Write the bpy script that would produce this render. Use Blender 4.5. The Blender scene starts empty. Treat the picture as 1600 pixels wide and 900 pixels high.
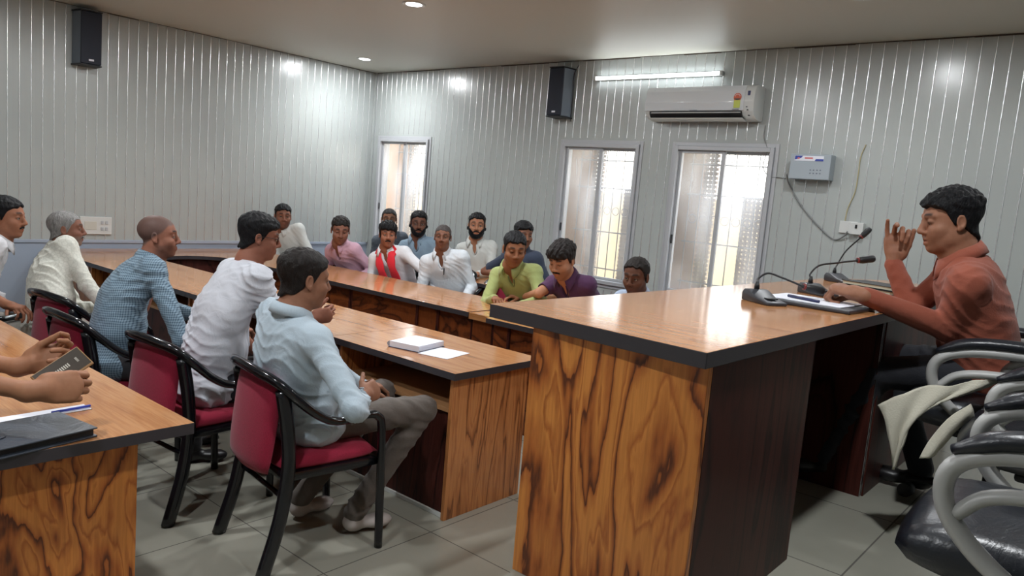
import bpy, bmesh, math, random
import numpy as np
from mathutils import Vector, Matrix

# ------------------------------------------------------------------ camera, world, exposure
scn = bpy.context.scene
COL = scn.collection
CAM_H = 1.60
FPX = 1180.0                                   # focal length in pixels of a 1600 px wide frame
CR = np.array([0.755, 0.651, 0.083]); CR = CR / np.linalg.norm(CR)
CF = np.array([-0.641, 0.758, -0.122]); CF = CF - CR * CF.dot(CR); CF = CF / np.linalg.norm(CF)
CU = np.cross(CR, CF)
cam_d = bpy.data.cameras.new('camera'); cam = bpy.data.objects.new('camera', cam_d); COL.objects.link(cam)
cam.matrix_world = Matrix(((CR[0], CU[0], -CF[0], 0), (CR[1], CU[1], -CF[1], 0), (CR[2], CU[2], -CF[2], CAM_H), (0, 0, 0, 1)))
cam_d.sensor_width = 36.0; cam_d.lens = FPX / 1600.0 * 36.0; cam_d.clip_start = 0.05; cam_d.clip_end = 200
scn.camera = cam
scn.view_settings.view_transform = 'Standard'
scn.view_settings.look = 'None'
scn.view_settings.gamma = 1.0
scn.view_settings.use_curve_mapping = False
scn.view_settings.exposure = 0.14
scn.cycles.use_denoising = True
scn.cycles.max_bounces = 8
scn.cycles.diffuse_bounces = 4
scn.cycles.glossy_bounces = 4
scn.cycles.transparent_max_bounces = 12
scn.cycles.sample_clamp_indirect = 6.0
scn.cycles.caustics_reflective = False
scn.cycles.caustics_refractive = False

SKY_STRENGTH = 7.0
LAMP_POWER = 30.0
TUBE_EMIT = 15.0
world = bpy.data.worlds.new('sky'); scn.world = world; world.use_nodes = True
wn = world.node_tree.nodes; wl = world.node_tree.links
bg = wn['Background']; bg.inputs[1].default_value = SKY_STRENGTH
tc = wn.new('ShaderNodeTexCoord'); sx = wn.new('ShaderNodeSeparateXYZ'); cr = wn.new('ShaderNodeValToRGB')
wl.new(tc.outputs['Generated'], sx.inputs[0]); wl.new(sx.outputs[2], cr.inputs[0]); wl.new(cr.outputs[0], bg.inputs[0])
cr.color_ramp.elements[0].position = 0.0; cr.color_ramp.elements[0].color = (0.75, 0.70, 0.60, 1)
cr.color_ramp.elements[1].position = 0.5; cr.color_ramp.elements[1].color = (0.80, 0.88, 1.0, 1)

# ------------------------------------------------------------------ helpers
def ray(px, py): return CR * (px - 800) - CU * (py - 450) + CF * FPX
C0 = np.array([0, 0, CAM_H])
def onz(px, py, h):
    d = ray(px, py); return Vector(C0 + d * (h - CAM_H) / d[2])
def ony(px, py, y):
    d = ray(px, py); return Vector(C0 + d * y / d[1])
def onx(px, py, x):
    d = ray(px, py); return Vector(C0 + d * x / d[0])
def atd(px, py, D): return Vector(C0 + ray(px, py) * D / FPX)

def s2l(c):
    return tuple((v / 12.92 if v <= 0.04045 else ((v + 0.055) / 1.055) ** 2.4) for v in c)
def rgb(r, g, b): return s2l((r / 255., g / 255., b / 255.))

MATS = {}
def mat(name, col=(.5, .5, .5), rough=.5, metal=0., coat=0., spec=.5, sheen=0., emit=None, estr=0., build=None):
    if name in MATS: return MATS[name]
    m = bpy.data.materials.new(name); m.use_nodes = True
    n = m.node_tree.nodes; l = m.node_tree.links; p = n['Principled BSDF']
    p.inputs['Base Color'].default_value = (*col, 1); p.inputs['Roughness'].default_value = rough
    p.inputs['Metallic'].default_value = metal; p.inputs['Coat Weight'].default_value = coat
    p.inputs['Coat Roughness'].default_value = .08
    p.inputs['Specular IOR Level'].default_value = spec; p.inputs['Sheen Weight'].default_value = sheen
    if emit: p.inputs['Emission Color'].default_value = (*emit, 1); p.inputs['Emission Strength'].default_value = estr
    if build: build(n, l, p)
    MATS[name] = m
    return m

def nz(n, l, scale, detail=3, mapping=(1, 1, 1), rough=.5, coord='Object', dist=0.):
    t = n.new('ShaderNodeTexCoord'); mp = n.new('ShaderNodeMapping'); mp.inputs['Scale'].default_value = mapping
    l.new(t.outputs[coord], mp.inputs[0])
    x = n.new('ShaderNodeTexNoise'); x.inputs['Scale'].default_value = scale; x.inputs['Detail'].default_value = detail
    x.inputs['Roughness'].default_value = rough; x.inputs['Distortion'].default_value = dist
    l.new(mp.outputs[0], x.inputs['Vector']); return x
def mth(n, l, op, a, b=None, c=None):
    x = n.new('ShaderNodeMath'); x.operation = op
    for i, v in enumerate((a, b, c)):
        if v is None: continue
        if isinstance(v, (int, float)): x.inputs[i].default_value = v
        else: l.new(v, x.inputs[i])
    return x.outputs[0]
def ramp(n, l, fac, stops):
    r = n.new('ShaderNodeValToRGB'); e = r.color_ramp.elements
    while len(e) < len(stops): e.new(.5)
    for q, (p, c) in zip(e, stops): q.position = p; q.color = (*c, 1)
    l.new(fac, r.inputs[0]); return r.outputs[0]
def mixc(n, l, fac, a, b, mode='MIX'):
    x = n.new('ShaderNodeMix'); x.data_type = 'RGBA'; x.blend_type = mode
    for i, v in ((0, fac), (6, a), (7, b)):
        if isinstance(v, (int, float)): x.inputs[i].default_value = v
        elif isinstance(v, tuple): x.inputs[i].default_value = (*v, 1)
        else: l.new(v, x.inputs[i])
    return x.outputs[2]
def bump(n, l, p, h, strength=.3, dist=.01):
    b = n.new('ShaderNodeBump'); b.inputs['Strength'].default_value = strength; b.inputs['Distance'].default_value = dist
    l.new(h, b.inputs['Height']); l.new(b.outputs[0], p.inputs['Normal'])

def obj(name, bm, m, parent=None, smooth=None, loc=None):
    me = bpy.data.meshes.new(name)
    bmesh.ops.recalc_face_normals(bm, faces=bm.faces[:])
    bm.to_mesh(me); bm.free()
    for x in (m if isinstance(m, (list, tuple)) else [m]): me.materials.append(x)
    if smooth is not None:
        me.polygons.foreach_set('use_smooth', [True] * len(me.polygons))
        if smooth < 3.0:
            try: me.set_sharp_from_angle(angle=smooth)
            except Exception: pass
    o = bpy.data.objects.new(name, me); COL.objects.link(o)
    if parent: o.parent = parent
    if loc is not None: o.location = loc
    return o
def thing(name, label, cat, loc=(0, 0, 0), rz=0., group=None):
    o = bpy.data.objects.new(name, None); COL.objects.link(o); o.empty_display_size = .1
    o.location = loc; o.rotation_euler = (0, 0, rz); o['label'] = label; o['category'] = cat
    if group: o['group'] = group
    return o
def tag(o, label, cat, group=None):
    o['label'] = label; o['category'] = cat
    if group: o['group'] = group
    return o
def struct(o): o['kind'] = 'structure'; return o
def copy_tree(o, parent=None):
    c = o.copy(); COL.objects.link(c)
    if parent: c.parent = parent
    for ch in list(o.children): copy_tree(ch, c)
    return c

def box(bm, lo, hi, bev=0., seg=2, mi=0, M=None):
    lo = Vector(lo); hi = Vector(hi); c = (lo + hi) / 2; s = hi - lo
    t = bmesh.new(); bmesh.ops.create_cube(t, size=1.0)
    for v in t.verts: v.co = Vector((v.co.x * s.x, v.co.y * s.y, v.co.z * s.z))
    if bev: bmesh.ops.bevel(t, geom=t.edges[:], offset=bev, segments=seg, profile=.5, affect='EDGES')
    for v in t.verts: v.co = v.co + c
    merge(bm, t, mi, M)
def merge(bm, t, mi=0, M=None):
    mp = {}
    for v in t.verts: mp[v] = bm.verts.new(M @ v.co if M else v.co)
    for f in t.faces:
        try: g = bm.faces.new([mp[v] for v in f.verts]); g.material_index = mi if mi is not None else f.material_index; g.smooth = f.smooth
        except ValueError: pass
    t.free()
def prism(bm, pts, axis, a, b, bev=0., mi=0, M=None):
    """extrude a 2D outline (list of 2-tuples) along axis from a to b"""
    t = bmesh.new()
    def mk(p, h):
        if axis == 'z': return (p[0], p[1], h)
        if axis == 'y': return (p[0], h, p[1])
        return (h, p[0], p[1])
    va = [t.verts.new(mk(p, a)) for p in pts]; vb = [t.verts.new(mk(p, b)) for p in pts]
    t.faces.new(va); t.faces.new(vb[::-1]); k = len(pts)
    for i in range(k): t.faces.new((va[i], va[(i + 1) % k], vb[(i + 1) % k], vb[i]))
    bmesh.ops.recalc_face_normals(t, faces=t.faces[:])
    if bev: bmesh.ops.bevel(t, geom=t.edges[:], offset=bev, segments=2, profile=.5, affect='EDGES')
    merge(bm, t, mi, M)
def catmull(pts, n=8):
    P = [Vector(p) for p in pts]; P = [P[0] * 2 - P[1]] + P + [P[-1] * 2 - P[-2]]; out = []
    for i in range(1, len(P) - 2):
        for k in range(n):
            t = k / n; a, b, c, d = P[i - 1:i + 3]
            out.append(.5 * ((2 * b) + (c - a) * t + (2 * a - 5 * b + 4 * c - d) * t * t + (3 * b - a - 3 * c + d) * t ** 3))
    out.append(P[-2]); return out
def tube(bm, pts, r, seg=10, mi=0, flat=None, up=None, close=False):
    """sweep; r a number, list or (rw, rh) pairs for an oval section"""
    P = [Vector(p) for p in pts]; n = len(P); rings = []
    prev = None
    for i in range(n):
        if close: tng = (P[(i + 1) % n] - P[i - 1]).normalized()
        else: tng = (P[min(i + 1, n - 1)] - P[max(i - 1, 0)]).normalized()
        if up is not None: nrm = Vector(up) - tng * Vector(up).dot(tng)
        elif prev is None:
            a = Vector((0, 0, 1)) if abs(tng.z) < .9 else Vector((1, 0, 0)); nrm = a - tng * a.dot(tng)
        else: nrm = prev - tng * prev.dot(tng)
        if nrm.length < 1e-6: nrm = tng.orthogonal()
        nrm.normalize(); prev = nrm; bn = tng.cross(nrm)
        rr = r[i] if isinstance(r, list) else r
        ra, rb = rr if isinstance(rr, tuple) else (rr, rr)
        rings.append([bm.verts.new(P[i] + nrm * (ra * math.cos(2 * math.pi * k / seg)) + bn * (rb * math.sin(2 * math.pi * k / seg))) for k in range(seg)])
    rng = range(n if close else n - 1)
    for i in rng:
        A = rings[i]; B = rings[(i + 1) % n]
        for k in range(seg):
            f = bm.faces.new((A[k], A[(k + 1) % seg], B[(k + 1) % seg], B[k])); f.material_index = mi; f.smooth = True
    if not close:
        f = bm.faces.new(rings[0][::-1]); f.material_index = mi; f = bm.faces.new(rings[-1]); f.material_index = mi
def lathe(bm, prof, seg=24, c=(0, 0, 0), mi=0, M=None):
    t = bmesh.new(); rings = []
    for r, h in prof: rings.append([t.verts.new((r * math.cos(2 * math.pi * k / seg), r * math.sin(2 * math.pi * k / seg), h)) for k in range(seg)])
    for A, B in zip(rings, rings[1:]):
        for k in range(seg): t.faces.new((A[k], A[(k + 1) % seg], B[(k + 1) % seg], B[k])).smooth = True
    t.faces.new(rings[0][::-1]); t.faces.new(rings[-1])
    M2 = Matrix.Translation(c)
    merge(bm, t, mi, (M @ M2) if M else M2)
def pillow(bm, sx, sy, sz, pw=.35, n=14, mi=0, M=None, bow=0.):
    """rounded cushion, centre at the origin; sx, sy half sizes, sz half thickness"""
    t = bmesh.new(); g = {}
    for s in (1, -1):
        for i in range(n + 1):
            for j in range(n + 1):
                u = -1 + 2 * i / n; v = -1 + 2 * j / n
                if s == -1 and (i in (0, n) or j in (0, n)): g[s, i, j] = g[1, i, j]; continue
                h = ((1 - abs(u) ** 3.2) * (1 - abs(v) ** 3.2)); h = max(h, 0) ** pw
                k = 1 - .06 * (u * u * v * v)
                g[s, i, j] = t.verts.new((u * sx * k, v * sy * k, s * sz * h + bow * (u * u)))
    for s in (1, -1):
        for i in range(n):
            for j in range(n):
                q = [g[s, i, j], g[s, i + 1, j], g[s, i + 1, j + 1], g[s, i, j + 1]]
                if len(set(q)) < 3: continue
                try: t.faces.new(q if s == 1 else q[::-1]).smooth = True
                except ValueError: pass
    merge(bm, t, mi, M)
def BM(): return bmesh.new()
def RZ(a): return Matrix.Rotation(a, 4, 'Z')
def T(x, y, z): return Matrix.Translation((x, y, z))

# ------------------------------------------------------------------ materials
def wood_top(n, l, p):
    a = nz(n, l, 6, 5, (.35, 3.5, 3.5), .6); b = nz(n, l, 55, 3, (.12, 3, 3))
    c = ramp(n, l, a.outputs[0], [(.30, rgb(160, 106, 64)), (.46, rgb(184, 128, 82)), (.58, rgb(194, 140, 94)), (.74, rgb(168, 112, 68))])
    d = ramp(n, l, b.outputs[0], [(.35, (.80, .76, .72)), (.6, (1, 1, 1))])
    l.new(mixc(n, l, .7, c, d, 'MULTIPLY'), p.inputs['Base Color'])
def figured(orange, mid, dark, sx=2.1, sz=.62, bands=9.0, off=0.):
    def f(n, l, p):
        t = n.new('ShaderNodeTexCoord'); mp = n.new('ShaderNodeMapping')
        mp.inputs['Scale'].default_value = (sx, sx, sz); mp.inputs['Location'].default_value = (off, off * .7, off * .3)
        l.new(t.outputs['Object'], mp.inputs[0])
        a = n.new('ShaderNodeTexNoise'); a.inputs['Scale'].default_value = 1.5; a.inputs['Detail'].default_value = 3.0; a.inputs['Roughness'].default_value = .45; a.inputs['Distortion'].default_value = 1.1
        l.new(mp.outputs[0], a.inputs['Vector'])
        w = nz(n, l, 14, 4, (sx * .5, sx * .5, sz * .35), .6)
        v = mth(n, l, 'ADD', mth(n, l, 'MULTIPLY', a.outputs[0], bands), mth(n, l, 'MULTIPLY', w.outputs[0], .95))
        fr = mth(n, l, 'FRACT', v)
        c1 = ramp(n, l, fr, [(0., dark), (.03, mid), (.20, orange), (.42, orange), (.55, mid), (.62, orange), (.84, mid), (.97, dark), (1., dark)])
        big = nz(n, l, 1.6, 2, (sx * .6, sx * .6, sz * .5))
        c2 = ramp(n, l, big.outputs[0], [(.36, (.80, .74, .70)), (.6, (1, 1, 1))])
        fine = nz(n, l, 60, 3, (sx, sx, sz * .12)); c3 = ramp(n, l, fine.outputs[0], [(.35, (.80, .77, .75)), (.6, (1, 1, 1))])
        l.new(mixc(n, l, .8, mixc(n, l, .8, c1, c2, 'MULTIPLY'), c3, 'MULTIPLY'), p.inputs['Base Color'])
    return f
M_TOP = mat('wood_laminate_top', rough=.13, spec=.85, build=wood_top)
M_FIG = mat('figured_walnut_laminate', rough=.28, build=figured(rgb(214, 138, 66), rgb(178, 100, 44), rgb(98, 48, 22)))
M_FIG2 = mat('figured_walnut_laminate_pale', rough=.28, build=figured(rgb(196, 132, 80), rgb(172, 108, 62), rgb(124, 76, 44), 3.0, .40, 6., 3.1))
M_DARKWOOD_SHADE = mat('maroon_laminate_with_shade', rough=.42, spec=.2, build=figured(rgb(74, 36, 30), rgb(60, 28, 24), rgb(34, 16, 15), 2.4, .5, 5., 1.7))  # head table side and recess shade put into the colour; also dark stiles, panels
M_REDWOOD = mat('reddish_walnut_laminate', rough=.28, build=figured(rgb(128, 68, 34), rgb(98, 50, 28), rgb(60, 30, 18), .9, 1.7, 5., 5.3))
M_BAND = mat('dark_grey_edge_band', rgb(58, 54, 58), .35)
M_SHELF = mat('pale_shelf_wood', rgb(170, 125, 85), .4)
M_BLACKPL = mat('glossy_black_frame', rgb(20, 21, 26), .16, spec=.6)
def redfab(n, l, p):
    a = nz(n, l, 260, 2); b = nz(n, l, 5, 2)
    l.new(mixc(n, l, b.outputs[0], ramp(n, l, a.outputs[0], [(.3, rgb(124, 10, 40)), (.7, rgb(176, 26, 66))]), rgb(150, 16, 52)), p.inputs['Base Color'])
    bump(n, l, p, a.outputs[0], .35, .003)
M_RED = mat('crimson_upholstery', rough=.85, sheen=.15, build=redfab)
def leather(n, l, p):
    a = nz(n, l, 9, 4, (1, 1, 1), .6, dist=1.2); b = nz(n, l, 180, 2)
    bump(n, l, p, mth(n, l, 'ADD', a.outputs[0], mth(n, l, 'MULTIPLY', b.outputs[0], .12)), .18, .02)
M_LEATHER = mat('black_leather', rgb(26, 29, 36), .34, build=leather)
M_GREYPL = mat('light_grey_plastic', rgb(168, 168, 166), .38)
M_CREAM = mat('cream_towel', rgb(196, 192, 176), .9, sheen=.2, build=lambda n, l, p: bump(n, l, p, nz(n, l, 160, 3).outputs[0], .5, .003))
M_CHROME = mat('chrome', rgb(200, 200, 205), .12, 1.)
M_DARK = mat('matte_black_plastic', rgb(26, 27, 30), .5)
M_MIC = mat('charcoal_mic_plastic', rgb(52, 54, 60), .42)
M_WHITE = mat('white_paper', rgb(228, 230, 240), .7)
M_WHITEPL = mat('white_plastic', rgb(206, 208, 206), .3)
M_ALU = mat('grey_aluminium_frame', rgb(178, 180, 184), .35, .1)
def wallm(n, l, p):
    a = nz(n, l, 1.2, 2); l.new(ramp(n, l, a.outputs[0], [(.3, rgb(168, 173, 172)), (.7, rgb(176, 181, 179))]), p.inputs['Base Color'])
    bump(n, l, p, nz(n, l, 5, 2, (1, 1, .25)).outputs[0], .06, .02)
M_WALL = mat('glossy_white_wall_panel', rough=.24, spec=.5, build=wallm)
M_BEAD = mat('silver_bead_strip', rgb(228, 230, 232), .22, .75, spec=.8)
M_CEIL = mat('white_ceiling_panel', rgb(196, 194, 184), .45)
M_DADO = mat('pale_blue_grey_dado', rgb(158, 168, 184), .4)
def tile(n, l, p):
    t = n.new('ShaderNodeTexCoord'); b = n.new('ShaderNodeTexBrick'); b.offset = 0; b.squash = 1
    b.inputs['Scale'].default_value = 1.0; b.inputs['Brick Width'].default_value = .6; b.inputs['Row Height'].default_value = .6
    b.inputs['Mortar Size'].default_value = .003; b.inputs['Color1'].default_value = (*rgb(160, 158, 146), 1); b.inputs['Color2'].default_value = (*rgb(152, 151, 140), 1)
    b.inputs['Mortar'].default_value = (*rgb(104, 102, 96), 1); l.new(t.outputs['Object'], b.inputs['Vector'])
    a = nz(n, l, 3, 5); l.new(mixc(n, l, .5, b.outputs[0], ramp(n, l, a.outputs[0], [(.3, (.75, .74, .72)), (.7, (1, 1, 1))]), 'MULTIPLY'), p.inputs['Base Color'])
M_TILE = mat('grey_vitrified_tile', rough=.16, build=tile)

# ------------------------------------------------------------------ room shell
WX, WY, CZ = -7.85, 6.28, 2.99          # left wall, window wall, ceiling
EX, SY = 2.4, -1.9                      # wall to the right and wall behind the camera
DZ = .52; DX = -1.285                    # dais height and its edge
def wall_with_beads(name, p0, p1, z0, z1, nrm, holes=(), step=.0925, phase=0.):
    """panelled wall: thick flat board (with openings) and a half-round silver bead over every joint"""
    bm = BM(); p0 = Vector(p0); p1 = Vector(p1); L = (p1 - p0).length; d = (p1 - p0) / L; nrm = Vector(nrm); th = .16
    us = sorted({0., L} | {h[0] for h in holes} | {h[1] for h in holes}); zs = sorted({z0, z1} | {h[2] for h in holes} | {h[3] for h in holes})
    for a, b in zip(us, us[1:]):
        for c, e in zip(zs, zs[1:]):
            um = (a + b) / 2; zm = (c + e) / 2
            if any(h[0] < um < h[1] and h[2] < zm < h[3] for h in holes): continue
            q = []
            for s in (0, 1):
                for (u, zz) in ((a, c), (b, c), (b, e), (a, e)):
                    w = p0 + d * u - nrm * (th * s); q.append(bm.verts.new((w.x, w.y, zz)))
            for f in ((0, 1, 2, 3), (7, 6, 5, 4), (0, 4, 5, 1), (1, 5, 6, 2), (2, 6, 7, 3), (3, 7, 4, 0)): bm.faces.new([q[i] for i in f])
    bmesh.ops.remove_doubles(bm, verts=bm.verts[:], dist=1e-5)
    u = phase
    while u < L - .01:
        segs = [(z0, z1)]
        for h in holes:
            if h[0] - .06 < u < h[1] + .06:
                ns = []
                for a, b in segs:
                    if h[2] - .06 > a: ns.append((a, min(b, h[2] - .06)))
                    if h[3] + .06 < b: ns.append((max(a, h[3] + .06), b))
                segs = ns
        for a, b in segs:
            if b - a < .02: continue
            R0 = []; R1 = []
            for k in range(7):
                an = math.pi * k / 6; w = p0 + d * (u - .0042 * math.cos(an)) + nrm * (.0030 * math.sin(an) + .0001)
                R0.append(bm.verts.new((w.x, w.y, a))); R1.append(bm.verts.new((w.x, w.y, b)))
            for k in range(6):
                f = bm.faces.new((R0[k], R0[k + 1], R1[k + 1], R1[k])); f.material_index = 1; f.smooth = True
        u += step
    me = bpy.data.meshes.new(name)
    bm.to_mesh(me); bm.free(); me.materials.append(M_WALL); me.materials.append(M_BEAD)
    o = bpy.data.objects.new(name, me); COL.objects.link(o); return struct(o)

WINS = [(-7.70, -6.78, .80, 2.17), (-4.77, -3.86, .80, 2.17), (-3.48, -2.55, .80, 2.17)]
wall_with_beads('wall_window_side', (WX, WY, 0), (EX, WY, 0), 0, CZ, (0, -1, 0), [(a - WX, b - WX, c, d) for a, b, c, d in WINS], phase=.035)
wall_with_beads('wall_left', (WX, SY, 0), (WX, WY, 0), .82, CZ, (1, 0, 0), phase=.045)
wall_with_beads('wall_right', (EX, WY, 0), (EX, SY, 0), 0, CZ, (-1, 0, 0))
wall_with_beads('wall_back', (EX, SY, 0), (WX, SY, 0), 0, CZ, (0, 1, 0))
bm = BM(); box(bm, (WX - .16, SY, 0), (WX, WY, .82)); box(bm, (WX, SY, .80), (WX + .014, WY, .83), .003); struct(obj('trim_1', bm, M_DADO))
bm = BM(); box(bm, (WX - .2, SY - .2, -.1), (EX + .2, WY + .2, 0)); struct(obj('floor', bm, M_TILE))
bm = BM(); box(bm, (DX, SY + .005, 0), (EX - .005, WY - .005, DZ)); struct(obj('floor_dais', bm, M_TILE))
bm = BM(); box(bm, (WX - .2, SY - .2, CZ), (EX + .2, WY + .2, CZ + .1))
struct(obj('ceiling', bm, M_CEIL))
# dark irregular crack line along the joint between wall and ceiling
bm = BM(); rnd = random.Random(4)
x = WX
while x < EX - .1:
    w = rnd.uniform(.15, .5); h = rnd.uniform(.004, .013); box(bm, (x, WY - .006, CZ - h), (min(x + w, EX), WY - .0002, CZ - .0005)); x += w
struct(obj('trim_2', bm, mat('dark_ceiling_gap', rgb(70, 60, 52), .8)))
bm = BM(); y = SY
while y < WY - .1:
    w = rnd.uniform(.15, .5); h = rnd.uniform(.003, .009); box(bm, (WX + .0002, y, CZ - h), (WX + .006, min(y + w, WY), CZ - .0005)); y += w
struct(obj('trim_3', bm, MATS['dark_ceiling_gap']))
bm = BM(); box(bm, (WX + .0005, WY - .03, .83), (WX + .03, WY - .0005, CZ - .001), .004); struct(obj('trim_4', bm, M_WALL))

# windows
def glassm(name, tint, seed):
    m = bpy.data.materials.new(name); m.use_nodes = True; n = m.node_tree.nodes; l = m.node_tree.links
    for x in list(n): n.remove(x)
    out = n.new('ShaderNodeOutputMaterial'); tr = n.new('ShaderNodeBsdfTransparent'); tl = n.new('ShaderNodeBsdfTranslucent'); gl = n.new('ShaderNodeBsdfGlossy')
    gl.inputs['Roughness'].default_value = .08
    a = nz(n, l, 3, 2, (1, 1, .4)); tl.inputs[0].default_value = (*tint, 1); tr.inputs[0].default_value = (.95, .96, .97, 1)
    mx = n.new('ShaderNodeMixShader'); l.new(ramp(n, l, a.outputs[0], [(.35, (.10, .10, .10)), (.65, (.30, .30, .30))]), mx.inputs[0])
    l.new(tr.outputs[0], mx.inputs[1]); l.new(tl.outputs[0], mx.inputs[2])
    m2 = n.new('ShaderNodeMixShader'); m2.inputs[0].default_value = .05; l.new(mx.outputs[0], m2.inputs[1]); l.new(gl.outputs[0], m2.inputs[2])
    l.new(m2.outputs[0], out.inputs[0]); return m
M_GLASS = glassm('hazy_window_glass', (.97, .97, .97), 0)
def lacem(name, col):
    """perforated screen: pierced by rows of small diamond holes"""
    m = bpy.data.materials.new(name); m.use_nodes = True; n = m.node_tree.nodes; l = m.node_tree.links
    p = n['Principled BSDF']; p.inputs['Base Color'].default_value = (*col, 1); p.inputs['Roughness'].default_value = .8
    t = n.new('ShaderNodeTexCoord'); s = n.new('ShaderNodeSeparateXYZ'); l.new(t.outputs['Object'], s.inputs[0])
    fx = mth(n, l, 'ABSOLUTE', mth(n, l, 'SUBTRACT', mth(n, l, 'FRACT', mth(n, l, 'MULTIPLY', s.outputs[0], 24.)), .5))
    fz = mth(n, l, 'ABSOLUTE', mth(n, l, 'SUBTRACT', mth(n, l, 'FRACT', mth(n, l, 'MULTIPLY', s.outputs[2], 24.)), .5))
    h = mth(n, l, 'LESS_THAN', mth(n, l, 'ADD', fx, fz), .36)
    tr = n.new('ShaderNodeBsdfTransparent'); mx = n.new('ShaderNodeMixShader'); out = n['Material Output']
    l.new(h, mx.inputs[0]); l.new(p.outputs[0], mx.inputs[1]); l.new(tr.outputs[0], mx.inputs[2]); l.new(mx.outputs[0], out.inputs[0]); return m
M_LACE = lacem('pierced_masonry_screen', rgb(128, 112, 98))
M_SUNW = mat('cream_outside_wall', rgb(176, 160, 128), .9)
M_PINK = mat('peach_outside_wall', rgb(150, 118, 92), .9)
M_GRILL = mat('pale_painted_grille', rgb(96, 94, 92), .5)
for wi, (x0, x1, z0, z1) in enumerate(WINS):
    root = bpy.data.objects.new('window_%d' % (wi + 1), None); COL.objects.link(root); root.location = ((x0 + x1) / 2, WY, z0); struct(root)
    W = (x1 - x0) / 2; H = z1 - z0
    bm = BM(); t = .035
    for lo, hi in (((-W, -.03, 0), (-W + t, .10, H)), ((W - t, -.03, 0), (W, .10, H)), ((-W + t, -.0295, 0), (W - t, .0995, t)), ((-W + t, -.0295, H - t), (W - t, .0995, H))): box(bm, lo, hi, .003)
    for lo, hi in (((-W - .035, -.010, -.035), (-W - .001, -.002, H + .035)), ((W + .001, -.010, -.035), (W + .035, -.002, H + .035)), ((-W - .001, -.010, -.035), (W + .001, -.002, -.001)), ((-W - .001, -.010, H + .001), (W + .001, -.002, H + .035))): box(bm, lo, hi, .003)
    struct(obj('window_frame', bm, M_ALU, root))
    for side in (0, 1):
        a = -W + t if side == 0 else -.02; b = .02 if side == 0 else W - t; yy_ = .012 if side == 0 else .045
        bm = BM(); s = .026
        for lo, hi in (((a, yy_, t), (a + s, yy_ + .022, H - t)), ((b - s - .012, yy_, t), (b, yy_ + .022, H - t)), ((a + s, yy_ + .0005, t), (b - s - .012, yy_ + .0215, t + s)), ((a + s, yy_ + .0005, H - t - s), (b - s - .012, yy_ + .0215, H - t))): box(bm, lo, hi, .003)
        sash = struct(obj('window_sash', bm, M_ALU, root))
        bm = BM(); box(bm, (a + s, yy_ + .009, t + s), (b - s - .012, yy_ + .013, H - t - s)); struct(obj('pane', bm, M_GLASS, sash))
        bm = BM(); lx = a + .006 if side == 0 else b - .018
        box(bm, (lx, yy_ - .012, .48), (lx + .012, yy_, .56), .003); struct(obj('sash_latch', bm, M_DARK, sash))
    # outer grille: bars, rails and small rings
    bm = BM(); k = 8
    for i in range(k + 1):
        xx_ = -W + .03 + (2 * W - .06) * i / k; tube(bm, [(xx_, .30, 0), (xx_, .30, H)], .006, 6)
    for zz in (.12, .5, .95, H - .14): tube(bm, [(-W, .30, zz), (W, .30, zz)], .007, 6)
    for i in range(k):
        xx_ = -W + .03 + (2 * W - .06) * (i + .5) / k
        for zz in (.72, H - .07):
            tube(bm, [(xx_ + .04 * math.cos(q * math.pi / 6), .30, zz + .04 * math.sin(q * math.pi / 6)) for q in range(12)], .004, 5, close=True)
    struct(obj('window_grille', bm, M_GRILL, root))
# outside: pierced screen strips and a sunlit boundary wall some way behind the windows
bm = BM(); box(bm, (-12, WY + 2.6, -1), (6, WY + 2.75, 1.75)); struct(obj('outside_boundary_wall', bm, M_SUNW))
bm = BM()
for (x0, x1, z0, z1) in WINS: box(bm, (x0 - .35, WY + .42, 0), (x0 + .08, WY + .50, 2.9))
struct(obj('outside_pier', bm, M_PINK))
bm = BM()
for (x0, x1, z0, z1) in WINS: box(bm, (x0 + .08, WY + .44, 0), (x0 + .22, WY + .47, 2.9)); box(bm, (x0 + .50, WY + .44, 0.3), (x1 + .1, WY + .47, 1.75))
struct(obj('outside_pierced_screen', bm, M_LACE))

# lights in the room: recessed ceiling lamps and tube lights
def downlight(x, y, label, power=LAMP_POWER):
    r = thing('ceiling_downlight', label, 'ceiling light', (x, y, CZ), group='round recessed ceiling lamps')
    bm = BM(); lathe(bm, [(.062, -.004), (.085, -.008), (.092, -.001), (.092, .0)], 28); obj('lamp_rim', bm, M_WHITEPL, r, smooth=.6)
    bm = BM(); lathe(bm, [(.001, -.006), (.062, -.006), (.062, -.0045)], 24)
    obj('lamp_lens', bm, mat('lit_lamp_lens', (1, 1, 1), emit=(.97, .98, 1), estr=9.), r)
    ld = bpy.data.lights.new('ceiling_lamp_light', 'AREA'); ld.shape = 'DISK'; ld.size = .13; ld.energy = power; ld.color = (.95, .98, 1)
    lo = bpy.data.objects.new('lamp_light', ld); COL.objects.link(lo); lo.parent = r; lo.location = (0, 0, -.012)
    return r
for (x, y, lb) in ((-.5, 2.0, 'round ceiling lamp above the near end of the head table'),
                   (-1.7, .1, 'added round ceiling lamp above the camera end of the hall, lighting the figured panel'),  # unseen lamp, added to light the figured end panel from the front
                   (-7.13, 5.52, 'lit round ceiling lamp in the far corner above the window'),
                   (-4.6, 4.0, 'round ceiling lamp above the far side of the long table'),
                   (-5.9, 2.4, 'round ceiling lamp above the left arm of the table'),
                   (-3.3, 3.6, 'round ceiling lamp above the middle of the hall'),
                   (-3.6, .9, 'round ceiling lamp above the near left table'),
                   (-1.6, 5.0, 'round ceiling lamp near the air conditioner'),
                   (.3, 4.4, 'round ceiling lamp above the right end of the dais')):
    downlight(x, y, lb, LAMP_POWER * (.6 if x > -2 and y > 4 else 1.0))
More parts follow.
